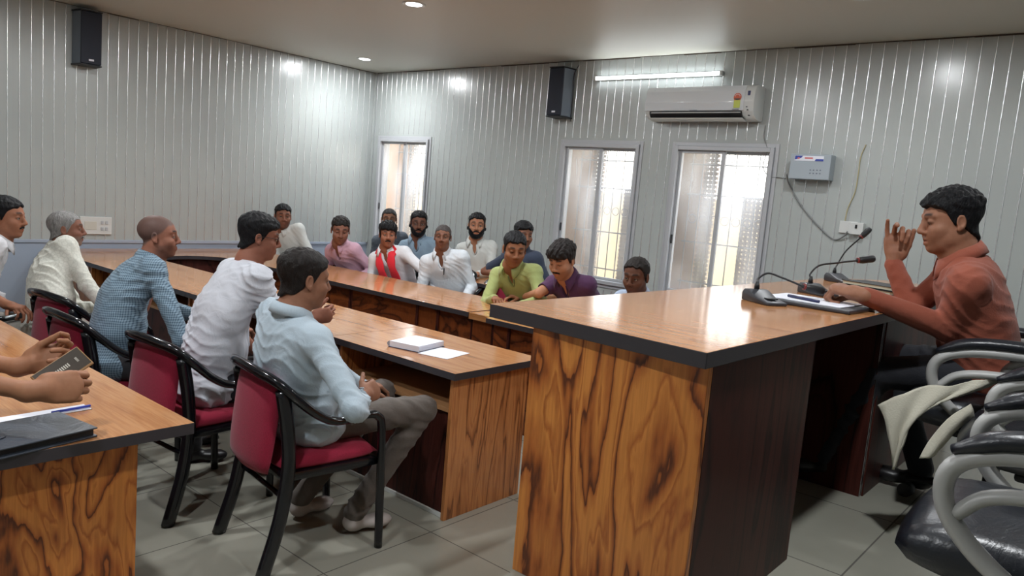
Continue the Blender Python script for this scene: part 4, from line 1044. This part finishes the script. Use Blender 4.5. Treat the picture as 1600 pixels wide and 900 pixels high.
    nx_ = unit(np.array(W(0, -.022, -.060)) - Nk); S.cone(Nk - tu * .05, Nk + nx_ * (.004 if collar else .002) - tu * .006, .066 * s, .0585 * s, .02)
    for q, sh in ((1, SR), (-1, SL)): S.cone(sh - tr * q * .018 - tu * .025, P0 + tu * TL * .40 + tr * q * .070 * bw - tf * hump * .8, .046, .084, .05)
    cuts = []
    for i, sh in enumerate((SR, SL)):
        e_, w_ = eb[i], wr[i]
        if sleeve == 'long': S.cone(sh, e_, .054, .047, .045); S.cone(e_, e_ + (w_ - e_) * .93, .049, .036, .015); cu = e_ + (w_ - e_) * .985; S.cone(e_ + (w_ - e_) * .90, cu, .0365, .0355, .004)
        elif sleeve == 'rolled': S.cone(sh, e_, .054, .048, .045); S.cone(e_, e_ + (w_ - e_) * .35, .050, .047, .01); S.cone(e_ + (w_ - e_) * .30, e_ + (w_ - e_) * .42, .051, .050, .004)
        else: S.cone(sh, sh + (e_ - sh) * .80, .055, .055, .045); ax = unit(e_ - sh); S.cone(sh + (e_ - sh) * .86, e_ + ax * .03, .056, .056, .006, 's')
    if vneck:
        S.ell(Nk + tf * .105 - tu * .055, (.026, .055, .075), .012, 's', MT)
    cr_ = cres or max(res * 1.35, .006)
    vs, fs = mesh_field(S, cr_, disp=folds(fold, seed), pad=.03)
    shirt_o = np_obj('shirt', vs, fs, shirt, root, None, origin)
    # ---- collar: a band round the neck folded outwards with two points
    if collar:
        cm = collar_mat or shirt; bm = BM(); n = 28; rows = []
        gap = .30 if not vneck else .48; nax = unit(unit(np.array(W(0, -.022, -.060)) - Nk) * .65 + tu * .35); nr = unit(tr - nax * tr.dot(nax)); nf = np.cross(nax, nr); nf = -nf if nf.dot(tf) < 0 else nf
        for k in range(n + 1):
            a = gap + (2 * math.pi - 2 * gap) * k / n; ca, sa = math.cos(a), math.sin(a)          # a = 0 is the front
            fr_ = max(0, math.cos(a)); bk = max(0, -math.cos(a)); pt = max(0, 1 - min(k, n - k) / 4.5)
            base = Nk + nax * (.006 - .034 * fr_ + .004 * bk)
            rad = (.0655 + face.get('fat', 0) * .5) * s; o1 = base + (nr * sa * rad * 1.02 + nf * ca * rad * (1.05))
            o2 = o1 + nax * (.030 + .006 * bk) - (nr * sa + nf * ca) * .003
            o3 = o2 + (nr * sa + nf * ca) * .007 + nax * .001
            o4 = o1 + (nr * sa + nf * ca) * (.021 + .010 * pt) - nax * (.008 + .032 * pt) + nr * (.012 * pt * (1 if sa > 0 else -1))
            rows.append([bm.verts.new(Vector(p - origin)) for p in (o1 - nax * .030 + (nr * sa + nf * ca) * .004, o1, o2, o3, (o3 + o4) / 2 + (nr * sa + nf * ca) * .003, o4)])
        for A_, B_ in zip(rows, rows[1:]):
            for j in range(5): bm.faces.new((A_[j], B_[j], B_[j + 1], A_[j + 1])).smooth = True
        co = obj('collar', bm, cm, root); md = co.modifiers.new('thick', 'SOLIDIFY'); md.thickness = .0035; md.offset = 0
    if vneck:
        bm = BM()
        for q in (-1, 1):
            pts = [Nk + tf * .068 + tr * q * .022 - tu * .03, Nk + tf * .092 + tr * q * .024 - tu * .075, Nk + tf * .106 + tr * q * .004 - tu * .125]
            tube(bm, catmull([Vector(p - origin) for p in pts], 5), (.0025, .009), 6)
        obj('placket', bm, cm if collar else shirt, root)
    if scarf:
        for q in (-1, 1):
            bm = BM(); pts = [Nk - tf * .055 + tr * q * .02 + tu * .015, Nk + tr * q * .075 - tu * .012, Nk + tf * .080 + tr * q * .068 - tu * .045, Nk + tf * .135 + tr * q * .060 - tu * .13, Nk + tf * .155 + tr * q * .066 - tu * .27, Nk + tf * .170 + tr * q * .070 - tu * .42]
            P_ = catmull([Vector(p + tf * .022 - origin) for p in pts], 7); tube(bm, P_, [(.010, .040 + .004 * math.sin(k * .8)) for k in range(len(P_))], 12, up=Vector(tf)); sc = obj('scarf', bm, mat('red_scarf', rgb(206, 22, 40), .8, sheen=.2), root); sc.name = 'scarf'
    # ---- trousers and shoes
    if legs:
        TR = Field(); tm = trousers; TR.ell(P0 - up * .03, (.140, .10, .08), .04, 'u', frame(body_yaw))
        for i, q in ((0, 1), (1, -1)):
            kn = (knees or (None, None))[i]; ft = (feet or (None, None))[i]
            kn = np.array(kn if kn is not None else origin + f * .44 + r * q * .13 + up * (seat + .05), float); ft = np.array(ft if ft is not None else origin + f * .42 + r * q * .13 + up * .09, float)
            hp = P0 + r * q * .09 - up * .015
            TR.cone(hp, kn, .088, .064, .03); TR.cone(kn, ft, .062, .050, .02)
            FS = Field(); ff = unit(f + r * q * .15); mS = np.stack([np.cross(ff, up), ff, up], 1); ft0 = ft - up * .045
            FS.ell(ft0 + ff * .0, (.042, .055, .045), .02, 'u', mS); FS.ell(ft0 + ff * .11 - up * .012, (.046, .075, .032), .03, 'u', mS); FS.cone(ft0, ft0 + up * .04, .040, .042, .01); FS.cut(ft0 - up * .044, -up)
            v_, f_ = mesh_field(FS, .008); np_obj('shoe', v_, f_, shoe or MATS.get('black_shoe') or mat('black_shoe', rgb(26, 24, 26), .4), root, None, origin)
        v_, f_ = mesh_field(TR, max(.009, cr_), disp=folds(.004, seed + 9), pad=.03); np_obj('trousers', v_, f_, tm, root, None, origin)
    if glasses:
        bm = BM(); g_ = .0013
        for q in (-1, 1):
            ring = [(q * .032 + .021 * math.copysign(abs(math.cos(a)) ** .7, math.cos(a)), .098 - .004 * abs(math.cos(a)), .0 + .0145 * math.copysign(abs(math.sin(a)) ** .7, math.sin(a))) for a in [2 * math.pi * k / 24 for k in range(24)]]
            tube(bm, [Wh(*p) for p in ring], g_, 6, close=True); tube(bm, [Wh(q * .053, .096, .004), Wh(q * .074, .06, .006), Wh(q * .083, .005, .006), Wh(q * .080, -.018, -.006)], .0016, 6)
        tube(bm, [Wh(-.011, .0985, .003), Wh(0, .1015, .005), Wh(.011, .0985, .003)], g_, 6); gl_ = obj('glasses', bm, mat('dark_brown_frame', rgb(40, 26, 24), .3), root)
    return root

# ------------------------------------------------------------------ the people
def sk(r, g, b): return rgb(r, g, b)
def hY(px, y0, y1, Y):
    a = ony(px, (y0 + y1) / 2, Y); D = (Vector(a) - Vector(C0)).dot(Vector(CF)); return a, (y1 - y0) * D / FPX / .243
def hD(px, y0, y1, D): return atd(px, (y0 + y1) / 2, D), (y1 - y0) * D / FPX / .243
TR_D = cloth('charcoal_trousers', rgb(48, 46, 50)); TR_B = cloth('grey_brown_trousers', rgb(92, 84, 78)); TR_K = cloth('black_trousers', rgb(24, 26, 34)); TR_G = cloth('light_grey_trousers', rgb(150, 146, 138))
C_LB = cloth('light_blue_shirt', rgb(176, 192, 204)); C_W = cloth('white_tshirt', rgb(204, 207, 216)); C_CH = cloth('check_shirt', rgb(134, 158, 174), 'check'); C_PR = cloth('printed_white_shirt', rgb(206, 206, 196), 'print')
C_W2 = cloth('plain_white_shirt', rgb(214, 214, 218)); C_W3 = cloth('striped_white_shirt', rgb(204, 210, 216), 'stripe'); C_W4 = cloth('offwhite_shirt', rgb(200, 202, 198)); C_PK = cloth('pink_shirt', rgb(200, 160, 178)); C_GR = cloth('lime_green_shirt', rgb(156, 166, 104))
C_PU = cloth('purple_polo', rgb(74, 38, 76)); C_NV = cloth('dark_navy_shirt', rgb(44, 54, 74)); C_DN = cloth('denim_shirt', rgb(132, 154, 172)); C_GD = cloth('grey_dark_shirt', rgb(74, 82, 92)); C_OR = cloth('rust_shirt', rgb(146, 76, 56)); C_PB = cloth('pale_blue_shirt', rgb(166, 182, 204))
V3 = lambda *a: np.array(a, float)

# -- speaker on the dais
hc, hs = hY(1485, 292, 397, 3.26); hs *= .96
wl_ = np.array(atd(1350, 462, 2.80)); el_ = np.array(atd(1478, 512, 2.82)); wr_ = np.array(atd(1396, 412, 3.16)); er_ = np.array(atd(1424, 484, 3.12))
person('man in a rust-brown shirt speaking at the head table with one hand raised', hc, 238, -9, (-.42, 3.40), 258, C_OR, sk(150, 106, 84), res=.0034, hs=hs, hair='full', chest=1.06, belly=.02,
       wrists=(wr_, wl_), elbows=((*er_, 1), (*el_, 1)), face=dict(fat=.010, talk=1, down=1), floor=DZ, seat=.47, trousers=TR_K, fold=.0045, seed=3,
       hands=(dict(d=(-.06, .12, 1), pn=(.25, -.6, .2), curl=(.78, .72, .42, .14), thumb=(.38, .22), spread=.14, s=1.12), dict(d=(-.95, .10, .12), pn=(-.2, .25, -1), curl=(.62, .70, .74, .78), thumb=(.25, .85), s=1.1)),
       knees=((-.80, 3.50, 1.04), (-.78, 3.22, 1.02)), feet=((-.62, 3.45, DZ + .10), (-.92, 3.20, DZ + .12)), cres=.006)
bm = BM(); tube(bm, [(.0095 * math.cos(q * math.pi / 8), 0, .0095 * math.sin(q * math.pi / 8)) for q in range(16)], .0016, 6, close=True)
# -- left row, nearest first
hc, hs = hD(475, 394, 476, 3.15)
person('man in a light blue shirt with short dark hair in the nearest red chair', hc, 12, -4, (-2.74, 1.90), 8, C_LB, sk(150, 106, 84), res=.0036, hs=1.04, hair='short', hairmat=M_HAIR2, chest=1.22, belly=.045, hump=.035,
       wrists=(np.array(atd(563, 622, 3.02)), None), elbows=((*np.array(atd(556, 640, 2.86)), 1), None), trousers=TR_B, fold=.007, seed=1, face=dict(fat=.004),
       hands=(dict(d=(-.2, .8, .15), pn=(-.9, -.1, -.4), curl=(.55, .6, .65, .7)), None), knees=((-2.53, 2.42, .56), (-2.86, 2.44, .56)), feet=((-2.62, 2.12, .10), (-2.90, 2.02, .10)), shoe=mat('white_trainer', rgb(176, 168, 164), .6), cres=.006)
hc, hs = hD(405, 336, 403, 3.80)
gh = onz(512, 500, .79)
person('man in a white t-shirt wearing glasses, second from the camera in the left row', hc, 27, -6, (-3.47, 1.80), 10, C_W, sk(146, 96, 78), res=.004, hs=max(hs, .95), hair='full', chest=1.12, belly=.03, hump=.03, collar=False,
       sleeve='short', wrists=(np.array(atd(484, 499, 3.95)), None), elbows=((.5, -.4, -1), (-.5, -.4, -1)), trousers=TR_K, seed=2, fold=.009, glasses=True,
       hands=(dict(d=(.5, .6, .25), pn=(-.6, .5, .1), curl=(.7, .75, .8, .85), s=1.0), None), knees=((-3.30, 2.30, .56), (-3.60, 2.32, .56)), feet=((-3.28, 2.20, .10), (-3.62, 2.2, .10)), cres=.0065)
hc, hs = hD(247, 334, 402, 4.15)
person('man in a blue-grey check shirt with shaved head and stubble, leaning forward', hc, 32, 2, (-4.13, 1.62), 20, C_CH, sk(150, 102, 84), res=.004, hs=max(hs, .95), hair=None, chest=1.10, belly=.02, hump=.05,
       face=dict(shaved=rgb(84, 72, 70), stubble=1, fat=.004), wrists=(V3(-3.90, 2.22, .70), V3(-4.25, 2.30, .70)), elbows=((*np.array(atd(285, 532, 3.95)), 1), None), trousers=TR_D, seed=4, fold=.005, cres=.0065)
hc, hs = hD(103, 328, 386, 4.95)
person('grey-haired balding man in a white printed shirt in the left row', hc, 24, 3, (-5.15, 1.66), 14, C_PR, sk(134, 92, 76), res=.0045, hs=max(hs, .95), hair='crop', hairmat=M_HAIRG, chest=1.05, belly=.02, hump=.03,
       beard='moustache', face=dict(stubble='grey', greybeard=1), trousers=TR_G, seed=5, fold=.006)
hc, hs = hD(9, 306, 371, 4.75)
person('man in a plain white shirt with a moustache at the left picture edge', hc, 42, 0, (-5.50, 1.18), 22, C_W2, sk(156, 106, 82), res=.0045, hs=hs, hair='short', chest=1.1, belly=.03, sleeve='rolled',
       beard='moustache', face=dict(fat=.003), trousers=TR_G, seed=6, wrists=(V3(-5.05, 1.42, .72), None), elbows=((.6, -.5, -1), None), fold=.006)
# -- hands with the phone at the near left table
hz = .93
p1 = np.array(atd(30, 574, 2.38)); p2 = np.array(atd(46, 612, 2.15))
person('person at the near left table whose hands hold a phone, only forearms in the picture', (-3.02, .28, 1.30), 20, -30, (-3.06, -.02), 15, cloth('tan_shirt', rgb(150, 120, 90)), sk(160, 112, 84), res=.0034, hair='short', sleeve='rolled',
       wrists=(p2, p1), elbows=((.6, -.6, -.6), (-.5, -.6, -.4)), trousers=TR_D, seed=8,
       hands=(dict(d=(.35, .85, .10), pn=(-.75, .35, -.35), curl=(.72, .76, .80, .84), thumb=(.25, .55), spread=.02, s=1.15), dict(d=(.35, .85, .30), pn=(.65, -.2, .5), curl=(.42, .5, .6, .65), thumb=(.35, .35), spread=.04, s=1.12)), cres=.008)
ph = thing('phone', 'dark phone held in both hands at the near left table', 'phone', Vector(atd(98, 578, 2.28)))
bx = unit(np.array(atd(122, 562, 2.33)) - np.array(atd(62, 602, 2.24))); nn = unit(-ray(95, 580) * .8 + CU * 400); nn = unit(nn - bx * nn.dot(bx)); by = np.cross(nn, bx)
ph.matrix_world = Matrix(((bx[0], by[0], nn[0], ph.location[0]), (bx[1], by[1], nn[1], ph.location[1]), (bx[2], by[2], nn[2], ph.location[2]), (0, 0, 0, 1)))
bm = BM(); box(bm, (-.078, -.037, -.0045), (.078, .037, .0035), .003); obj('phone_body', bm, mat('orange_tan_phone_case', rgb(150, 112, 70), .4), ph)
bm = BM(); box(bm, (-.074, -.030, .0036), (.074, .034, .0042)); obj('phone_screen', bm, mat('dark_screen', rgb(70, 64, 58), .25), ph)
bm = BM(); 
for k in range(7): box(bm, (-.02 + k * .0065, -.004, .0043), (-.0165 + k * .0065, .008, .0046)); box(bm, (.045, -.006, .0043), (.052, .01, .0046))
obj('screen_digits', bm, mat('pale_digits', rgb(190, 186, 176), .5), ph)
# -- far side of the U
def faryaw(h): return math.degrees(math.atan2(-h[0], -h[1])) % 360
def far(label, px, y0, y1, Y, dy, pitch, shirt, skin, hair, seed, hipdx=0., hipY=None, body=None, **kw):
    hc, hs = hY(px, y0, y1, Y); t = faryaw(hc); hs = min(max(hs, .92), 1.12)
    by_ = t + 25 if body is None else body
    hy = (hipY if hipY is not None else max(Y + .18, 4.98))
    return person(label, hc, t + dy, pitch, (hc[0] + hipdx, hy), by_, shirt, skin, res=.0048, hs=hs, hair=hair, trousers=kw.pop('trousers', TR_D), seed=seed, fold=.0024, sh_drop=.012, legs=kw.pop('legs', True), **kw)
far('man in a white shirt seated alone against the left wall beyond the curved table end', 442, 315, 360, 4.75, -8, 0, C_W4, sk(134, 91, 73), 'short', 11, hipdx=.10, hipY=5.05, body=140, face=dict(fat=.006, stubble=1), chest=1.1)
far('man in a pink shirt looking down, at the far left of the long table', 532, 337, 381, 4.62, -4, -12, C_PK, sk(136, 94, 78), 'short', 12, vneck=True, face=dict(down=1), hipdx=-.05, body=165, hairmat=M_HAIR2)
far('man with a red scarf over a white shirt and a moustache', 606, 346, 386, 4.70, -4, 0, C_W2, sk(150, 98, 76), 'side', 13, vneck=True, beard='moustache', scarf=True, body=150, wrists=(None, V3(-4.94, 4.78, .70)), elbows=(None, (1.0, .5, -.35)), hipdx=.0)
far('old man with close-cropped hair in a striped white shirt with a pocket pen', 692, 350, 390, 4.74, 6, 2, C_W3, sk(125, 85, 67), 'crop', 14, vneck=True, body=150, hairmat=M_STUB, chest=1.08)
far('man in a lime green shirt looking down beside the purple polo', 804, 360, 417, 4.52, -10, -12, C_GR, sk(143, 96, 69), 'short', 15, vneck=True, body=165, face=dict(down=1, fat=.002), chest=1.12, wrists=(V3(-3.80, 4.30, .80), V3(-3.50, 4.27, .80)), elbows=((-.9, .3, -.8), (.7, .3, -.8)))
hg = hY(804, 360, 417, 4.52)
far('young man in a purple polo shirt reading with his head bowed', 878, 377, 434, 4.42, 30, -22, C_PU, sk(181, 132, 103), 'mop', 16, vneck=True, sleeve='short', beard='moustache', body=175, hairmat=M_HAIR2, face=dict(down=1, stubble=1), wrists=(np.array(onz(818, 464, .79)), np.array(onz(850, 468, .80))), elbows=((*np.array(ony(842, 458, 4.40)), 1), (.9, .2, -.9)), hipdx=.05,
    hands=(dict(d=(-.6, -.6, 0), pn=(0, 0, -1), curl=(.3, .35, .4, .45)), dict(d=(-.7, -.4, 0), pn=(.2, 0, -1), curl=(.4, .45, .5, .55))))
far('man in a pale blue shirt whose dark face just shows above the head table', 994, 402, 460, 4.55, 22, -10, C_PB, sk(98, 64, 49), 'receding', 17, body=185, face=dict(stubble=1), hairmat=M_HAIR2)
far('man in a dark grey shirt in the corner by the far window', 608, 324, 362, 5.75, 0, 2, C_GD, sk(134, 94, 73), 'crop', 18, hipY=5.95, hairmat=M_HAIR2, body=150)
far('bearded man with glasses in a denim blue shirt below the far window', 654, 329, 369, 5.45, -3, 0, C_DN, sk(116, 78, 62), 'short', 19, vneck=True, beard='full', hipY=5.62, glasses=True, body=150)
far('bearded man with a forehead mark in a white shirt against the window wall', 745, 332, 373, 5.72, 0, 4, C_W4, sk(168, 118, 91), 'short', 20, vneck=True, beard='full', hipY=5.9, body=150, face=dict(tilak=1), wrists=(V3(-5.35, 5.50, .79), V3(-5.10, 5.50, .79)))
far('man in a dark navy short-sleeved shirt half hidden behind the man in green', 818, 346, 388, 5.35, -22, -2, C_NV, sk(132, 89, 69), 'full', 21, sleeve='short', hipY=5.55, body=175, wrists=(V3(-4.42, 5.22, .86), V3(-4.05, 5.25, .82)), elbows=((*np.array(ony(757, 424, 5.38)), 1), None))
for (x, y, a, lb) in ((-6.95, 5.93, 165, 'chair of the man in dark grey in the corner by the far window'), (-6.05, 5.66, 160, 'chair of the bearded man in denim blue'), (-5.35, 5.98, 175, 'chair of the bearded man with the forehead mark'), (-4.40, 5.62, 175, 'chair of the man in the dark navy shirt')):
    c = copy_tree(proto_chair); c['label'] = lb; c['group'] = 'red upholstered chairs round the U table'; c.location = (x, y, 0); c.rotation_euler = (0, 0, math.radians(a))

# -- small things found on the figures' surfaces
from mathutils.bvhtree import BVHTree
def hit(o, px, py):
    dg = bpy.context.evaluated_depsgraph_get(); me = o.data; mw = Matrix.Translation(o.parent.location) if o.parent else Matrix.Translation(o.location)
    bvh = BVHTree.FromPolygons([mw @ v.co for v in me.vertices], [tuple(p.vertices) for p in me.polygons]); d = Vector(ray(px, py)).normalized()
    return bvh.ray_cast(Vector((0, 0, CAM_H)), d)
def person_with(txt): return [o for o in bpy.data.objects if o.get('label', '').startswith(txt)][0]
P_ = person_with('old man with close-cropped'); sh_ = [c for c in P_.children if c.name.startswith('shirt')][0]
h_ = hit(sh_, 694, 424)
if h_[0]:
    bm = BM(); tube(bm, [(0, 0, -.03), (0, 0, .028), (0, 0, .032)], [.0045, .0045, .003], 8); box(bm, (-.0015, -.008, -.008), (.0015, -.004, .028))
    o = obj('pen', bm, M_DARK); o.location = h_[0] + h_[1] * .004; tag(o, 'dark pen clipped in the chest pocket of the old man in white', 'pen')
P_ = person_with('man in a rust-brown'); h_ = hit(P_, 1316, 478)
if h_[0]:
    n_ = h_[1].normalized(); bm = BM(); ax = Vector(atd(1330, 474, 2.8)) - Vector(atd(1300, 468, 2.8)); ax.normalize(); e1 = (n_ - ax * n_.dot(ax)).normalized(); e2 = ax.cross(e1); c_ = h_[0] - n_ * .0092 - P_.location
    tube(bm, [c_ + e1 * (.0100 * math.cos(q * math.pi / 9)) + e2 * (.0100 * math.sin(q * math.pi / 9)) for q in range(18)], .0017, 6, close=True); o = obj('ring', bm, mat('gold', rgb(220, 170, 80), .25, 1.), P_); o['label'] = 'gold finger ring'
